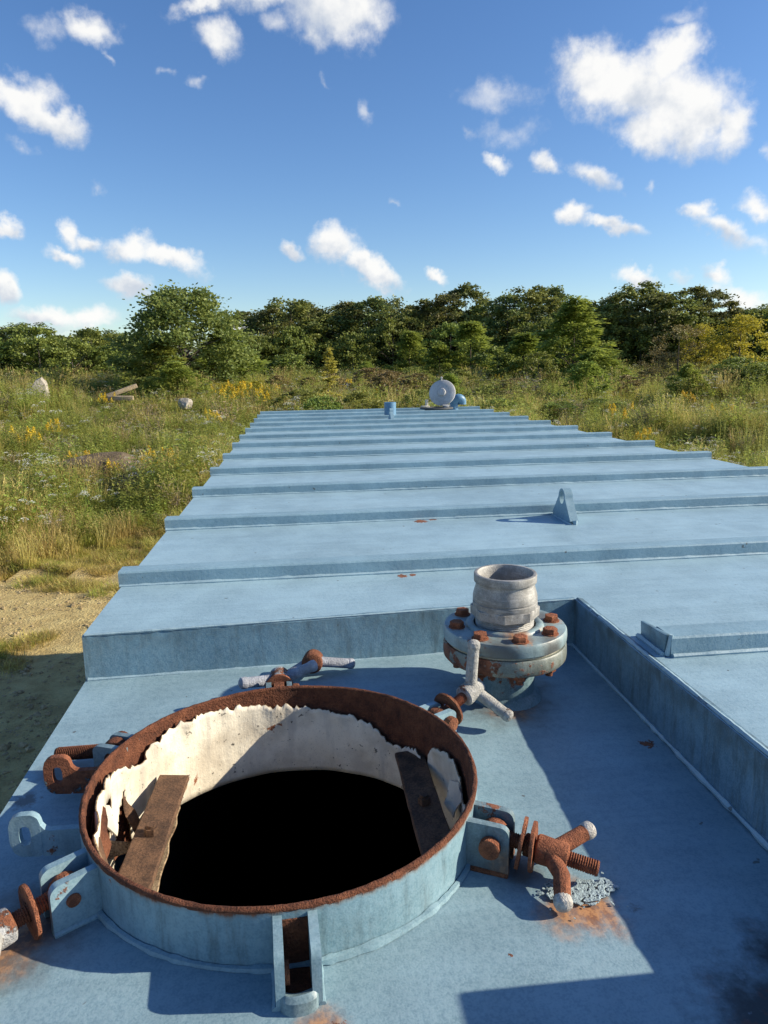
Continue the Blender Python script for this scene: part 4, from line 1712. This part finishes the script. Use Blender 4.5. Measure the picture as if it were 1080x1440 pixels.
def scatter(name, pts, sources, kind='stuff'):
    """pts: (x, y, z, rotation, scale, which). One object; geometry nodes put a plant on each point."""
    me = bpy.data.meshes.new(name)
    me.from_pydata([p[:3] for p in pts], [], [])
    rng = np.random.default_rng(len(pts))
    a = me.attributes.new('rot', 'FLOAT_VECTOR', 'POINT')
    a.data.foreach_set('vector', np.array([(rng.normal() * .07, rng.normal() * .07, p[3]) for p in pts], np.float32).ravel())
    a = me.attributes.new('scl', 'FLOAT', 'POINT')
    a.data.foreach_set('value', np.array([p[4] for p in pts], np.float32))
    a = me.attributes.new('which', 'INT', 'POINT')
    a.data.foreach_set('value', np.array([p[5] for p in pts], np.int32))
    o = bpy.data.objects.new(name, me)
    COL.objects.link(o)
    o['kind'] = kind
    ng = bpy.data.node_groups.new(name, 'GeometryNodeTree')
    ng.interface.new_socket('Geometry', in_out='INPUT', socket_type='NodeSocketGeometry')
    ng.interface.new_socket('Geometry', in_out='OUTPUT', socket_type='NodeSocketGeometry')
    gi, go = ng.nodes.new('NodeGroupInput'), ng.nodes.new('NodeGroupOutput')
    join = ng.nodes.new('GeometryNodeJoinGeometry')

    def named(nm, typ):
        nd = ng.nodes.new('GeometryNodeInputNamedAttribute')
        nd.data_type = typ
        nd.inputs['Name'].default_value = nm
        return nd.outputs['Attribute']
    for k, src in enumerate(sources):
        oi = ng.nodes.new('GeometryNodeObjectInfo')
        oi.inputs['Object'].default_value = src
        ip = ng.nodes.new('GeometryNodeInstanceOnPoints')
        cmp_ = ng.nodes.new('FunctionNodeCompare')
        cmp_.data_type = 'INT'
        cmp_.operation = 'EQUAL'
        ng.links.new(named('which', 'INT'), cmp_.inputs[2])
        cmp_.inputs[3].default_value = k
        e2r = ng.nodes.new('FunctionNodeEulerToRotation')
        ng.links.new(named('rot', 'FLOAT_VECTOR'), e2r.inputs[0])
        ng.links.new(gi.outputs[0], ip.inputs['Points'])
        ng.links.new(cmp_.outputs[0], ip.inputs['Selection'])
        ng.links.new(oi.outputs['Geometry'], ip.inputs['Instance'])
        ng.links.new(e2r.outputs[0], ip.inputs['Rotation'])
        ng.links.new(named('scl', 'FLOAT'), ip.inputs['Scale'])
        ng.links.new(ip.outputs[0], join.inputs[0])
    ng.links.new(join.outputs[0], go.inputs[0])
    o.modifiers.new('plants', 'NODES').node_group = ng
    return o


def at(az_deg, d):
    """A point on the ground d metres from the near end of the tank in a compass direction."""
    a = rad(az_deg)
    x, y = CAM[0] + d * sin(a), CAM[1] + d * cos(a)
    return x, y, gh(x, y)


COLS = [(-100, -25.2), (0, -21.0), (100, -16.44), (200, -11.54), (300, -6.35), (400, -.93), (500, 4.63), (600, 10.24), (700, 15.79), (800, 21.17), (900, 26.3), (1000, 31.13), (1100, 35.62), (1200, 39.8)]


def az_of(col):
    for (a, b), (c, d) in zip(COLS, COLS[1:]):
        if col <= c:
            return b + (d - b) * (col - a) / (c - a)
    return COLS[-1][1]


rng = np.random.default_rng(3)
green_src = [source('tuft_a', tuft(1, 70, .62, .22, .0085), ['grass']), source('tuft_b', tuft(2, 60, .48, .26, .009, lean=.6), ['grass']),
             source('tuft_c', tuft(3, 55, .85, .20, .0075, True, .3), ['straw']), source('tuft_d', tuft(4, 60, .60, .28, .008, True, .55), ['straw'])]
weed_src = [source('weed_a', weed(5, 12, .70, .12, .26), ['weed']), source('weed_b', weed(6, 16, .50, .09, .30), ['weed']),
            source('weed_c', weed(7, 9, .95, .15, .22), ['weed'])]
lace_src = [source('lace_a', lace(8), ['weed', 'lace']), source('lace_b', lace(9), ['weed', 'lace'])]
feather_src = [source('feather_a', weed(31, 16, .95, .055, .30), ['feather']), source('feather_b', weed(32, 20, .75, .048, .34), ['feather'])]
dry_src = [source('dry_a', dry_shrub(10), ['twig', 'straw']), source('dry_b', dry_shrub(11, .8), ['twig', 'straw'])]
short_src = [source('short_a', tuft(12, 60, .16, .20, .007, False, .8), ['straw']), source('short_b', tuft(13, 60, .20, .18, .006, False, .8), ['grass']),
             source('short_c', tuft(14, 40, .10, .22, .007, False, .9), ['straw'])]
gp, wp, lp, dp, sp_, fp = [], [], [], [], [], []
TRIES = 30000
for i in range(TRIES):
    az = rng.uniform(-27, 41)
    d = 11.0 + 64 * rng.uniform() ** 1.25
    if d > 30 and rng.uniform() > 1.15 - d / 130:
        continue
    x, y, z = at(az, d)
    if x > -.3 and y < 9.0 and x < 2.8:
        continue
    if az > -3 and d < 11.5:
        continue
    n1 = noise.noise(Vector((x * .22, y * .22, 1)))
    n2 = noise.noise(Vector((x * .6, y * .6, 9)))
    edge = smooth(12.3, 16.0, d + 1.8 * n1) if az < 0 else 1
    if rng.uniform() > edge:
        continue
    ro = rng.uniform(0, 6.28)
    s = (.35 + .65 * edge) * rng.uniform(.65, 1.3) * (.85 + .75 * n2 + .35 * n1)
    far = 1 + max(0, d - 22) * .012
    pt = [x, y, z, ro, s * far, 0]
    u = rng.uniform()
    dry = smooth(16, 13, d) * .75 + (.22 + .5 * n1 + .35 * n2)
    if u < .30 and d > 15 and noise.noise(Vector((x * .15, y * .15, 33))) > -.25 + (.3 if az < 0 else 0):
        pt[5] = int(rng.integers(0, 2))
        fp.append(tuple(pt))
    elif u < .50:
        pt[5] = int(rng.integers(2, 4)) if rng.uniform() < dry else int(rng.integers(0, 2))
        gp.append(tuple(pt))
    elif u < .87 and n2 > -.45 and d > 14.5:
        pt[5] = int(rng.integers(0, 3))
        wp.append(tuple(pt))
    elif u < .95 and d > 14.5 and rng.uniform() < .42 + .25 * n1:
        pt[5] = int(rng.integers(0, 2))
        pt[4] = min(1.35, pt[4] + .15)
        lp.append(tuple(pt))
    elif u > .97 and d > 15 and n1 < .05:
        pt[5] = int(rng.integers(0, 2))
        pt[4] *= .8
        dp.append(tuple(pt))
for i in range(5200):                                    # short dry grass on the sandy yard
    az, d = rng.uniform(-27, -6), rng.uniform(5.0, 15.5)
    x, y, z = at(az, d)
    if x > -.15:
        continue
    k = noise.noise(Vector((x * .8, y * .8, 5))) + .5 * noise.noise(Vector((x * 2.6, y * 2.6, 5)))
    if k < .38 - .95 * smooth(11.0, 13.5, d):
        continue
    sp_.append((x, y, z, rng.uniform(0, 6.28), rng.uniform(.4, 1.0), int(rng.choice((0, 0, 1, 2, 2)))))
tag(scatter('field_grass', gp, green_src), 'uneven green and straw-coloured grass of the overgrown field', 'grass')
tag(scatter('feathery_weeds', fp, feather_src), 'pale feathery unflowered stalks swaying through the field', 'weeds')
tag(scatter('leafy_weeds', wp, weed_src), 'low leafy weeds mixed into the grass of the field', 'weeds')
tag(scatter('white_wildflowers', lp, lace_src), 'white umbel wildflowers dotted through the field grass', 'wildflowers')
tag(scatter('dry_stalks', dp, dry_src), 'brown dried stalks standing in the field grass', 'dry plants')
def pebble(seed):
    mb = MB()
    bmesh.ops.create_icosphere(mb.bm, subdivisions=1, radius=.05)
    for v in mb.bm.verts:
        v.co *= 1 + .5 * noise.noise(v.co * 14 + Vector((seed, 0, 0)))
        v.co.z *= .65
    me = bpy.data.meshes.new('pebble')
    mb.bm.to_mesh(me)
    mb.bm.free()
    me.materials.append(MT['clod'])
    return bpy.data.objects.new('pebble', me)


pb = []
for i in range(5200):
    az, d = rng.uniform(-27, -6), rng.uniform(5.0, 14.0)
    x, y, z = at(az, d)
    if x < -.15 and noise.noise(Vector((x * .9, y * .9, 41))) > -.25:
        pb.append((x, y, z, rng.uniform(0, 6.28), min(1.3, .14 + rng.exponential(.17)), int(rng.integers(0, 2))))
tag(scatter('pebbles', pb, [pebble(1), pebble(2)]), 'pebbles and earth clods strewn over the sandy ground', 'pebbles')
tag(scatter('short_grass', sp_, short_src), 'short dry grass in patches on the sandy ground beside the tank', 'grass')

# goldenrod clumps one can count
GA, GB = goldenrod(21)
gm_stem, gm_plume = GA.mesh('stem_leaves', ['weed']), GB.mesh('flower_plume', ['gold'])
GOLD = [  # column, metres, scale, label
    (213, 19.5, 1.05, 'goldenrod clump in bright flower at the middle of the left bank'),
    (200, 20.5, .8, 'small goldenrod just left of the bright clump on the left bank'),
    (98, 21, .8, 'goldenrod at the left of the dark earth mound'),
    (140, 20, .75, 'goldenrod below the pair of pale timbers'),
    (330, 33, 1.35, 'tall goldenrod beside the big green locust tree, left of its group'),
    (345, 32, 1.4, 'tall goldenrod in the middle of the group by the locust tree'),
    (362, 31, 1.2, 'tall goldenrod at the right of the group by the locust tree'),
    (305, 34, 1.1, 'goldenrod behind the boulder, under the locust tree'),
    (148, 33, .9, 'goldenrod at the foot of the pale timbers'),
    (490, 38, 1.2, 'goldenrod right of the slim yellow sapling'),
    (470, 37, 1.0, 'goldenrod at the foot of the slim yellow sapling'),
    (878, 25, 1.15, 'goldenrod clump standing against the right edge of the roof'),
    (915, 22.5, .9, 'small goldenrod close to the roof edge on the right'),
    (966, 31, 1.1, 'goldenrod alone in the field on the right'),
    (20, 24, 1.0, 'goldenrod at the left edge of the picture, lower on the bank'),
    (70, 26, .9, 'goldenrod left of the dark earth mound, higher on the bank'),
    (290, 26, 1.0, 'goldenrod to the right of the boulder, close to the roof corner'),
    (225, 18.5, .9, 'goldenrod just right of the bright clump on the left bank'),
    (378, 33, 1.2, 'goldenrod at the far right of the group by the locust tree, nearest the roof'),
    (318, 31, 1.2, 'goldenrod at the far left of the group by the locust tree'),
    (1020, 27, 1.0, 'goldenrod in the right field near the edge of the picture'),
    (520, 33, 1.0, 'goldenrod left of the upright pipe stub, beyond the roof'),
    (700, 40, 1.0, 'goldenrod among the brush behind the end of the roof'),
]
first = None
for col_, d, s, lab in GOLD:
    x, y, z = at(az_of(col_), d)
    t = thing('goldenrod', lab, 'wildflower', (x, y, z - .02), 'goldenrod clumps in the field')
    t.scale = (s, s, s)
    t.rotation_euler = (0, 0, col_ * 1.3)
    for nm, me in (('stem_leaves', gm_stem), ('flower_plume', gm_plume)):
        o = bpy.data.objects.new(nm, me)
        COL.objects.link(o)
        o.parent = t
        if nm == 'flower_plume':
            o['kind'] = 'stuff'

# ------------------------------------------------------------------ trees


def crown(seed, H, W, base, nclump, nleaf, leaf, shape='oak'):
    """Leaves in clumps on the ends of limbs. Returns leaf mesh data and the limb lines."""
    rng = np.random.default_rng(seed)
    L = Leaves()
    limbs = []
    nb = max(6, nclump // 7)
    tips = []
    lobes = [(rng.uniform(0, 2 * pi), rng.uniform(.25, .9), rng.uniform(.75, 1.18)) for _ in range(7)]
    for i in range(nclump):
        a = rng.uniform(0, 2 * pi)
        f = rng.uniform(0, 1) ** .85
        if shape == 'cone':
            rmax = W * (1 - f) ** .62 * (1 - .25 * (1 - f) ** 6) * (.62 + .75 * (.5 + noise.noise(Vector((a * 1.3, f * 5.5, seed)))))
        elif shape == 'bush':
            rmax = W * math.sqrt(max(0, 1 - f ** 2.4)) * (.85 + .15 * f)
        else:
            rmax = W * (math.sin(pi * (.10 + .88 * f) ** .8) ** .55)
        for (la, lf, lk) in lobes:
            g = math.exp(-((math.cos(a - la) - 1) ** 2) * 4 - ((f - lf) / .22) ** 2)
            rmax *= 1 + (lk - 1) * g
        r = rmax * (1 - .55 * rng.uniform() ** 2.2)
        c = np.array([cos(a) * r, sin(a) * r, base + (H - base) * f * rng.uniform(.95, 1.03)])
        tips.append(c)
        size = W * (.165 if shape != 'cone' else .145) * rng.uniform(.6, 1.25)
        tone0 = rng.uniform(.15, .85)
        out = np.array([cos(a), sin(a), .35])
        for j in range(nleaf):
            q = rng.normal(size=3) * np.array([1, 1, .55]) * size * .55
            p = c + q
            if shape == 'cone':
                d = np.array([q[0] / size + out[0] * .9, q[1] / size + out[1] * .9, rng.uniform(-.55, .35)])
            else:
                d = rv(rng) + out * .5
            d /= np.linalg.norm(d)
            nrm = np.array([0, 0, 1.0]) * (1.3 if shape == 'cone' else .5) + rv(rng)
            w = np.cross(d, nrm)
            w /= np.linalg.norm(w) + 1e-9
            s = leaf * rng.uniform(.6, 1.35)
            L.quad(p, d * s, w * s * (.24 if shape == 'cone' else .34), min(1, max(0, tone0 + rng.normal() * .17)))
    order = sorted(range(nclump), key=lambda k: -np.linalg.norm(tips[k][:2]))
    for k in order[:nb]:
        limbs.append(tips[k])
    return L, limbs


def trunk_mesh(seed, H, base, limbs, r0, mname='bark'):
    rng = np.random.default_rng(seed + 500)
    mb = MB()
    top = H * .86
    pts, rs = [], []
    bx, by = rng.normal() * .05 * H * .3, rng.normal() * .05 * H * .3
    for i in range(8):
        f = i / 7
        pts.append((bx * sin(f * 2.4), by * sin(f * 2.0), -.25 + (top + .25) * f))
        rs.append(r0 * (1.25 if i == 0 else 1) * (1 - .86 * f))
    mb.tube(pts, rs, 7)
    for c in limbs:
        z0 = max(base * .5, min(top * .85, c[2] * .62 - .1 * np.linalg.norm(c[:2])))
        f = (z0 + .25) / (top + .25)
        p0 = np.array([bx * sin(f * 2.4), by * sin(f * 2.0), z0])
        mid = p0 * .5 + c * .5 + np.array([0, 0, .10 * np.linalg.norm(c - p0)]) + rng.normal(size=3) * .08
        rr = r0 * (1 - .86 * f) * .5
        mb.tube([p0, p0 * .6 + mid * .4, mid, mid * .45 + c * .55, c], [rr, rr * .75, rr * .5, rr * .3, rr * .12], 5)
    me = bpy.data.meshes.new('trunk')
    bmesh.ops.recalc_face_normals(mb.bm, faces=mb.bm.faces)
    mb.bm.to_mesh(me)
    mb.bm.free()
    me.materials.append(MT[mname])
    return me


KIND = {}


def tree_kind(key, seed, H, W, base, nclump, nleaf, leaf, shape, m, r0):
    L, limbs = crown(seed, H, W, base, nclump, nleaf, leaf, shape)
    KIND[key] = (L.mesh('crown', [m]), trunk_mesh(seed, H, base, limbs, r0), H, W)


for k in range(5):
    tree_kind(('oak', k), 40 + k, 10, 2.9 + .35 * (k % 3), 1.4 + .5 * (k % 2), 95, 80, .25, 'oak', ('leaf_oak', 'leaf_ash', 'leaf_oak', 'leaf_ash', 'leaf_oak')[k], .20)
tree_kind(('airy', 0), 60, 10, 2.3, 2.6, 40, 60, .22, 'oak', 'leaf_oak', .16)
for k in range(3):
    tree_kind(('bush', k), 70 + k, 3, 1.6, .1, 60, 70, .13, 'bush', 'leaf_bush', .07)
for k in range(3):
    tree_kind(('locust', k), 80 + k, 5, 2.0, .35, 120, 75, .20, 'cone', 'leaf_locust', .085)
tree_kind(('biglocust', 0), 90, 6, 3.1, .7, 230, 85, .17, 'oak', 'leaf_big', .16)
tree_kind(('lowlocust', 0), 91, 3, 2.0, .2, 120, 70, .18, 'cone', 'leaf_locust', .07)
tree_kind(('yellow', 0), 95, 4, 1.8, .25, 100, 70, .11, 'bush', 'leaf_yellow', .07)
tree_kind(('brown', 0), 96, 4, 1.9, .25, 60, 40, .12, 'bush', 'leaf_brown', .07)
tree_kind(('sapling', 0), 97, 2.4, .42, .2, 64, 46, .085, 'cone', 'leaf_pale', .03)
tree_kind(('wispy', 0), 98, 2.2, .9, .1, 60, 34, .10, 'bush', 'leaf_brown', .04)


def plant(name, key, col_, d, height, width, label, cat='tree', group=None, rot=None, sink=0.0):
    x, y, z = at(az_of(col_), d)
    cm, tm, H, W = KIND[key]
    t = thing(name, label, cat, (x, y, z - sink), group)
    t.scale = (width / W, width / W, height / H)
    t.rotation_euler = (0, 0, rot if rot is not None else (col_ * 1.7 + d) % 6.28)
    for nm, me in (('crown', cm), ('trunk', tm)):
        o = bpy.data.objects.new(nm, me)
        COL.objects.link(o)
        o.parent = t
    return t


def top_to_h(col_, d, py):
    """Height that a tree of the wood needs for its top to stand at a given elevation."""
    x, y, z = at(az_of(col_), d)
    hy = 515 + .0178 * (540 - col_)
    return (CAM[2] + (hy - py) / 1000 * d * cos(rad(az_of(col_) - 6.7)) * 1.0) - z


def stretch(c):
    for lim, txt in ((462, 'left of the yellow sapling'), (549, 'between the yellow sapling and the pipe stub'), (622, 'between the pipe stub and the grey lid'), (720, 'right of the grey lid'),
                     (806, 'just left of the pointed tree'), (900, 'just right of the pointed tree'), (980, 'near the brown shrub'), (2000, 'near the yellow-green shrub')):
        if c < lim:
            return txt


# dark wood along the horizon, right part
WOOD_LABELS = [
    'dark wood tree whose crown touches the right side of the big locust', 'thin open-crowned tree just right of the big locust, sky showing through it',
    'dark wood tree over the round bush that stands left of the yellow sapling', 'lower dark wood tree between that round bush and the yellow sapling',
    'dark wood tree directly behind the slim yellow sapling', 'dark wood tree just right of the slim yellow sapling',
    'dark wood tree midway between the yellow sapling and the upright pipe stub', 'dark wood tree straight above the upright pipe stub', 'dark wood tree right of the upright pipe stub, left of the lid',
    'dark wood tree above the left edge of the grey lid', 'dark wood tree straight above the grey lid', 'taller dark wood tree right of the grey lid', 'dark wood tree above the right corner of the roof end',
    'dark wood tree straight above the pale cam-lock adapter', 'tall dark wood tree right of the line of the cam-lock adapter', 'dark wood tree touching the left side of the pointed light tree',
    'dark wood tree directly behind the pointed light tree', 'dark wood tree touching the right side of the pointed light tree', 'dark wood tree one place further right of the pointed light tree',
    'tall dark wood tree left of the brown shrub on the right', 'tallest dark wood tree, above the low brown shrub on the right', 'dark wood tree directly above the brown shrub on the right',
    'thin wood tree rising between the brown and the yellow-green shrubs', 'dark wood tree left of the large yellow-green shrub', 'thin open-crowned tree with sky through it, above the yellow-green shrub',
    'dark wood tree directly behind the large yellow-green shrub', 'dark wood tree at the right edge of the picture behind the yellow-green shrub', 'dark wood tree cut by the right edge of the picture',
    'dark wood tree outside the right edge of the picture']
WOOD = [(365, 438, 62, 'oak', 0), (388, 432, 60, 'airy', 0), (412, 424, 61, 'oak', 1), (440, 440, 64, 'oak', 2), (468, 434, 62, 'oak', 3), (492, 427, 63, 'oak', 4),
        (520, 427, 61, 'oak', 0), (548, 432, 64, 'oak', 2), (572, 434, 60, 'oak', 1), (600, 424, 62, 'oak', 3), (628, 420, 61, 'oak', 4), (655, 415, 63, 'oak', 0),
        (682, 420, 62, 'oak', 1), (712, 418, 60, 'oak', 2), (742, 411, 61, 'oak', 3), (770, 418, 63, 'oak', 0), (800, 428, 62, 'oak', 4), (835, 421, 60, 'oak', 1),
        (862, 424, 62, 'oak', 2), (890, 412, 60, 'oak', 3), (918, 409, 58, 'oak', 0), (946, 414, 59, 'oak', 1), (968, 408, 60, 'airy', 0), (990, 420, 62, 'oak', 4),
        (1012, 416, 61, 'airy', 0), (1040, 436, 62, 'oak', 2), (1066, 440, 60, 'oak', 3), (1095, 436, 61, 'oak', 1), (1125, 430, 62, 'oak', 0)]
for i, (c, py, d, k, v) in enumerate(WOOD):
    w = 3.0 if k == 'oak' else 2.3
    plant('wood_tree', (k, v), c, d, top_to_h(c, d, py) + ((i * 5) % 4 - 1.5) * .30, w * .86 + .9 * ((i * 7) % 5) / 5, WOOD_LABELS[i], 'tree', 'trees of the wood along the horizon')
for i, c in enumerate(range(355, 1150, 34)):
    d = 70 + (i * 5) % 7
    plant('wood_tree', ('oak', i % 5), c, d, top_to_h(c, d, 442 - (i * 11) % 9), 3.6, 'dark tree in the back row of the long wood, mostly hidden', 'tree', 'back row of the wood along the horizon')
for i, c in enumerate(range(362, 1130, 27)):           # undergrowth along the wood's edge
    d = 57 + (i * 3) % 5
    plant('wood_edge_bush', ('bush', i % 3), c, d, 3.6 + (i * 5) % 4 * .4, 2.2, 'dark bush at the foot of the wood, ' + stretch(c), 'bush', 'bushes at the foot of the wood')
# lower wood at the left
LEFT_WOOD = [(-60, 462, 66, 'dark tree beyond the left edge of the picture'), (-20, 466, 64, 'dark tree cut by the left edge of the picture'), (18, 462, 62, 'dark round tree at the left edge, left of the slab'),
             (50, 456, 60, 'tallest round dark tree of the far-left wood, above the pointed slab'), (85, 478, 66, 'low dark tree right of the tallest one in the far-left wood'), (112, 472, 64, 'dark tree midway between the pointed slab and the timbers'),
             (140, 463, 62, 'dark tree above the left end of the pale timbers'), (165, 470, 65, 'dark tree above the right end of the pale timbers'), (192, 468, 63, 'dark tree touching the left side of the big locust'),
             (225, 472, 66, 'dark tree behind the left half of the big locust'), (300, 474, 66, 'dark tree behind the right half of the big locust'), (335, 480, 64, 'low dark tree in the gap right of the big locust')]
for i, (c, py, d, lab) in enumerate(LEFT_WOOD):
    plant('wood_tree', ('oak', i % 5), c, d, top_to_h(c, d, py), 2.7, lab, 'tree', 'trees of the low wood at the far left')
for i, c in enumerate(range(-70, 180, 25)):
    plant('wood_edge_bush', ('bush', i % 3), c, 52 + (i * 3) % 5, 2.6 + (i % 3) * .5, 2.1, 'dark bush at the foot of the low wood at the far left', 'bush', 'bushes at the foot of the low wood')
# trees that stand out in front
plant('locust_tree', ('biglocust', 0), 262, 41, top_to_h(262, 41, 412), 3.7, 'big spreading green locust tree on the left, tallest in the field', rot=1.0)
plant('locust_tree', ('locust', 1), 318, 42, top_to_h(318, 42, 462), 2.3, 'locust tree at the right shoulder of the big locust')
plant('locust_tree', ('locust', 2), 222, 38, top_to_h(222, 38, 478), 2.0, 'bright low locust in front of the big locust, to its left')
plant('locust_tree', ('lowlocust', 0), 246, 35, top_to_h(246, 35, 508), 1.7, 'lowest bright locust sapling before the big locust tree')
plant('bush', ('bush', 0), 408, 45, top_to_h(408, 45, 496), 1.9, 'round green bush before the wood, left of the yellow sapling', 'bush')
plant('bush', ('bush', 1), 365, 46, top_to_h(365, 46, 505), 1.5, 'green bush at the right foot of the locust trees', 'bush')
plant('sapling', ('sapling', 0), 462, 32, top_to_h(462, 32, 488), .62, 'slim pale yellow-green sapling alone before the wood', 'sapling')
plant('locust_tree', ('locust', 0), 578, 48, top_to_h(578, 48, 464), 1.7, 'light green tree behind the lid, left of its row')
plant('locust_tree', ('locust', 1), 618, 46, top_to_h(618, 46, 482), 1.7, 'low light green tree right behind the grey lid')
plant('locust_tree', ('locust', 2), 662, 47, top_to_h(662, 47, 452), 2.1, 'light green tree right of the grey lid')
plant('locust_tree', ('bush', 2), 698, 44, top_to_h(698, 44, 488), 1.9, 'low bushy green tree between two light green trees behind the roof end')
plant('locust_tree', ('locust', 0), 738, 45, top_to_h(738, 45, 466), 2.1, 'light green tree left of the pointed tree', rot=2.0)
plant('locust_tree', ('locust', 1), 806, 42, top_to_h(806, 42, 424), 2.5, 'tall pointed light green tree standing before the wood on the right', rot=.6)
plant('locust_tree', ('lowlocust', 0), 838, 40, top_to_h(838, 40, 490), 2.0, 'low spreading green skirt of branches right of the pointed tree')
plant('locust_tree', ('lowlocust', 0), 770, 41, top_to_h(770, 41, 500), 1.6, 'low spreading green branches left of the pointed tree', rot=2.2)
plant('shrub', ('brown', 0), 955, 46, top_to_h(955, 46, 458), 2.0, 'brownish shrub left of the yellow-green one on the right', 'shrub')
plant('shrub', ('yellow', 0), 985, 48, top_to_h(985, 48, 456), 1.5, 'ochre tinged shrub between the brown and the yellow-green ones', 'shrub')
plant('shrub', ('yellow', 0), 1042, 45, top_to_h(1042, 45, 444), 2.3, 'large yellow-green shrub before the wood at the far right', 'shrub', rot=2.0)
plant('shrub', ('brown', 0), 925, 44, top_to_h(925, 44, 490), 1.3, 'low brown shrub at the edge of the field on the right', 'shrub', rot=1.0)
plant('shrub', ('bush', 0), 1085, 43, top_to_h(1085, 43, 505), 1.8, 'low dark bush at the right edge under the yellow-green shrub', 'shrub')
rb = random.Random(8)
for i, c in enumerate(range(395, 1100, 23)):           # belt of mixed scrub that hides the foot of the wood
    d = rb.uniform(32, 44)
    k = rb.choice((('bush', 0), ('bush', 1), ('bush', 2), ('wispy', 0), ('lowlocust', 0)))
    plant('shrub', k, c + rb.uniform(-7, 7), d, rb.uniform(.9, 2.0) if k[0] != 'wispy' else rb.uniform(1.0, 1.7), rb.uniform(.8, 1.5), {'bush': 'waist-high green scrub bush, ', 'wispy': 'dry brown scrub bush, ', 'lowlocust': 'feathery light green scrub bush, '}[k[0]] + stretch(c), 'bush', 'scrub bushes in the belt before the wood', rot=rb.uniform(0, 6))
plant('shrub', ('yellow', 0), 352, 34, top_to_h(352, 34, 532), 1.5, 'low yellow-green bush among the goldenrod beside the locust tree', 'bush', rot=.4)
plant('shrub', ('yellow', 0), 312, 36, top_to_h(312, 36, 534), 1.2, 'small yellow-green bush under the right side of the locust tree', 'bush', rot=1.4)
for i, (c, d, py, w, lab) in enumerate([(522, 36, 515, 1.2, 'dry wispy shrub behind the upright pipe stub'), (548, 33, 520, 1.0, 'dry wispy shrub directly over the upright pipe stub'),
                                        (585, 35, 522, 1.1, 'dry brown shrub left of the grey lid'), (720, 31, 545, 1.2, 'dry brown brush at the right end of the far roof edge'),
                                        (755, 31, 556, 1.3, 'dry brush beside the roof, under the pointed tree')]):
    plant('shrub', ('wispy', 0), c, d, top_to_h(c, d, py), w, lab, 'shrub', rot=i * 1.3)
for i, (c, d, py, w, lab) in enumerate([(452, 24, 553, 1.0, 'leafy bush just over the far left corner of the roof'), (505, 27, 548, 1.1, 'leafy bush over the roof end, left of the upright pipe stub'),
                                        (590, 30, 545, .9, 'leafy bush over the roof end, between pipe stub and lid'), (702, 27, 556, 1.0, 'leafy bush at the right corner of the roof end, beside dry brush'),
                                        (418, 30, 545, 1.2, 'leafy bush beyond the far left corner of the roof')]):
    plant('shrub', ('bush', i % 3), c, d, top_to_h(c, d, py), w, lab, 'bush', rot=i * 1.7)
for i, (c, d, py, w, lab) in enumerate([(790, 28, 560, 1.1, 'grey-green bush beside the roof, left of the goldenrod'), (850, 30, 556, 1.2, 'grey-green bush behind the goldenrod by the roof'),
                                        (640, 36, 540, 1.1, 'leafy bush over the far end of the roof, right of the lid'), (672, 34, 548, 1.1, 'leafy bush at the far right corner of the roof')]):
    plant('shrub', ('bush', i % 3), c, d, top_to_h(c, d, py), w, lab, 'bush', rot=i * 2.1)

# ------------------------------------------------------------------ stones, timbers, mounds


def rock(name, label, col_, d, size, squash, seed, m='stone', lift=0.0, cat='rock', tilt=(0, 0, 0)):
    x, y, z = at(az_of(col_), d)
    t = MB()
    bmesh.ops.create_icosphere(t.bm, subdivisions=4, radius=1)
    rr = random.Random(seed)
    planes = [(Vector((rr.gauss(0, 1), rr.gauss(0, 1), rr.gauss(.2, 1))).normalized(), rr.uniform(.48, .8)) for _ in range(10)] if m == 'stone' else []
    for v in t.bm.verts:
        p = v.co.copy()
        k = 1 + .28 * noise.noise(p * 1.3 + Vector((seed, 0, 0))) + .10 * noise.noise(p * 3.7 + Vector((0, seed, 0)))
        q = p * k
        for nv, cut in planes:
            dd = q.dot(nv)
            if dd > cut:
                q = q - nv * (dd - cut) * .92
        v.co = Vector((q.x * squash[0], q.y * squash[1], q.z * squash[2])) * size
    o = t.build(name, m)
    o.location = (x, y, z + lift)
    o.rotation_euler = tilt
    return tag(o, label, cat)


rock('boulder', 'pale boulder in the weeds below the locust tree', 256, 30, .36, (1, .8, .85), 2, lift=.62)
rock('boulder', 'small pale stone in the field at the far right', 1058, 38, .4, (1.2, .8, .5), 5, lift=.45)
x, y, z = at(az_of(48), 36)
mb = MB()
mb.prism([(-.55, 0, -.3), (.55, 0, -.3), (.20, 0, .62), (-.02, 0, .80), (-.22, 0, .66)], (.05, .28, .05), .02)
mb.jitter(.03, 3, 1)
o = mb.build('concrete_slab', 'stone')
o.location = (x, y, z + .42)
o.rotation_euler = (.1, .25, .3)
tag(o, 'pointed broken concrete slab standing in the weeds at the far left', 'concrete slab')
for (c, d, L_, rz, ry, dz, lab) in [(168, 34, 1.35, .3, -.32, .82, 'upper pale timber sloping up out of the weeds on the left'), (165, 33.4, 1.1, -.1, .02, .52, 'lower pale timber lying flat under the sloping one')]:
    x, y, z = at(az_of(c), d)
    mb = MB()
    mb.box((-L_ / 2, -.10, -.09), (L_ / 2, .10, .09), .015)
    mb.jitter(.015, 3, c)
    o = mb.build('timber', 'wood')
    o.location = (x, y, z + dz)
    o.rotation_euler = (.1, ry, rz)
    tag(o, lab, 'timber', 'pale timbers dumped in the weeds')
rock('earth_mound', 'low dark mound of earth on the left bank among the grass', 128, 21, 1.0, (1.3, .9, .42), 7, 'earth', .25, 'mound')
rock('earth_mound', 'smaller earth mound near the goldenrod on the left bank', 190, 19, .7, (1.3, .8, .42), 9, 'earth', .22, 'mound')
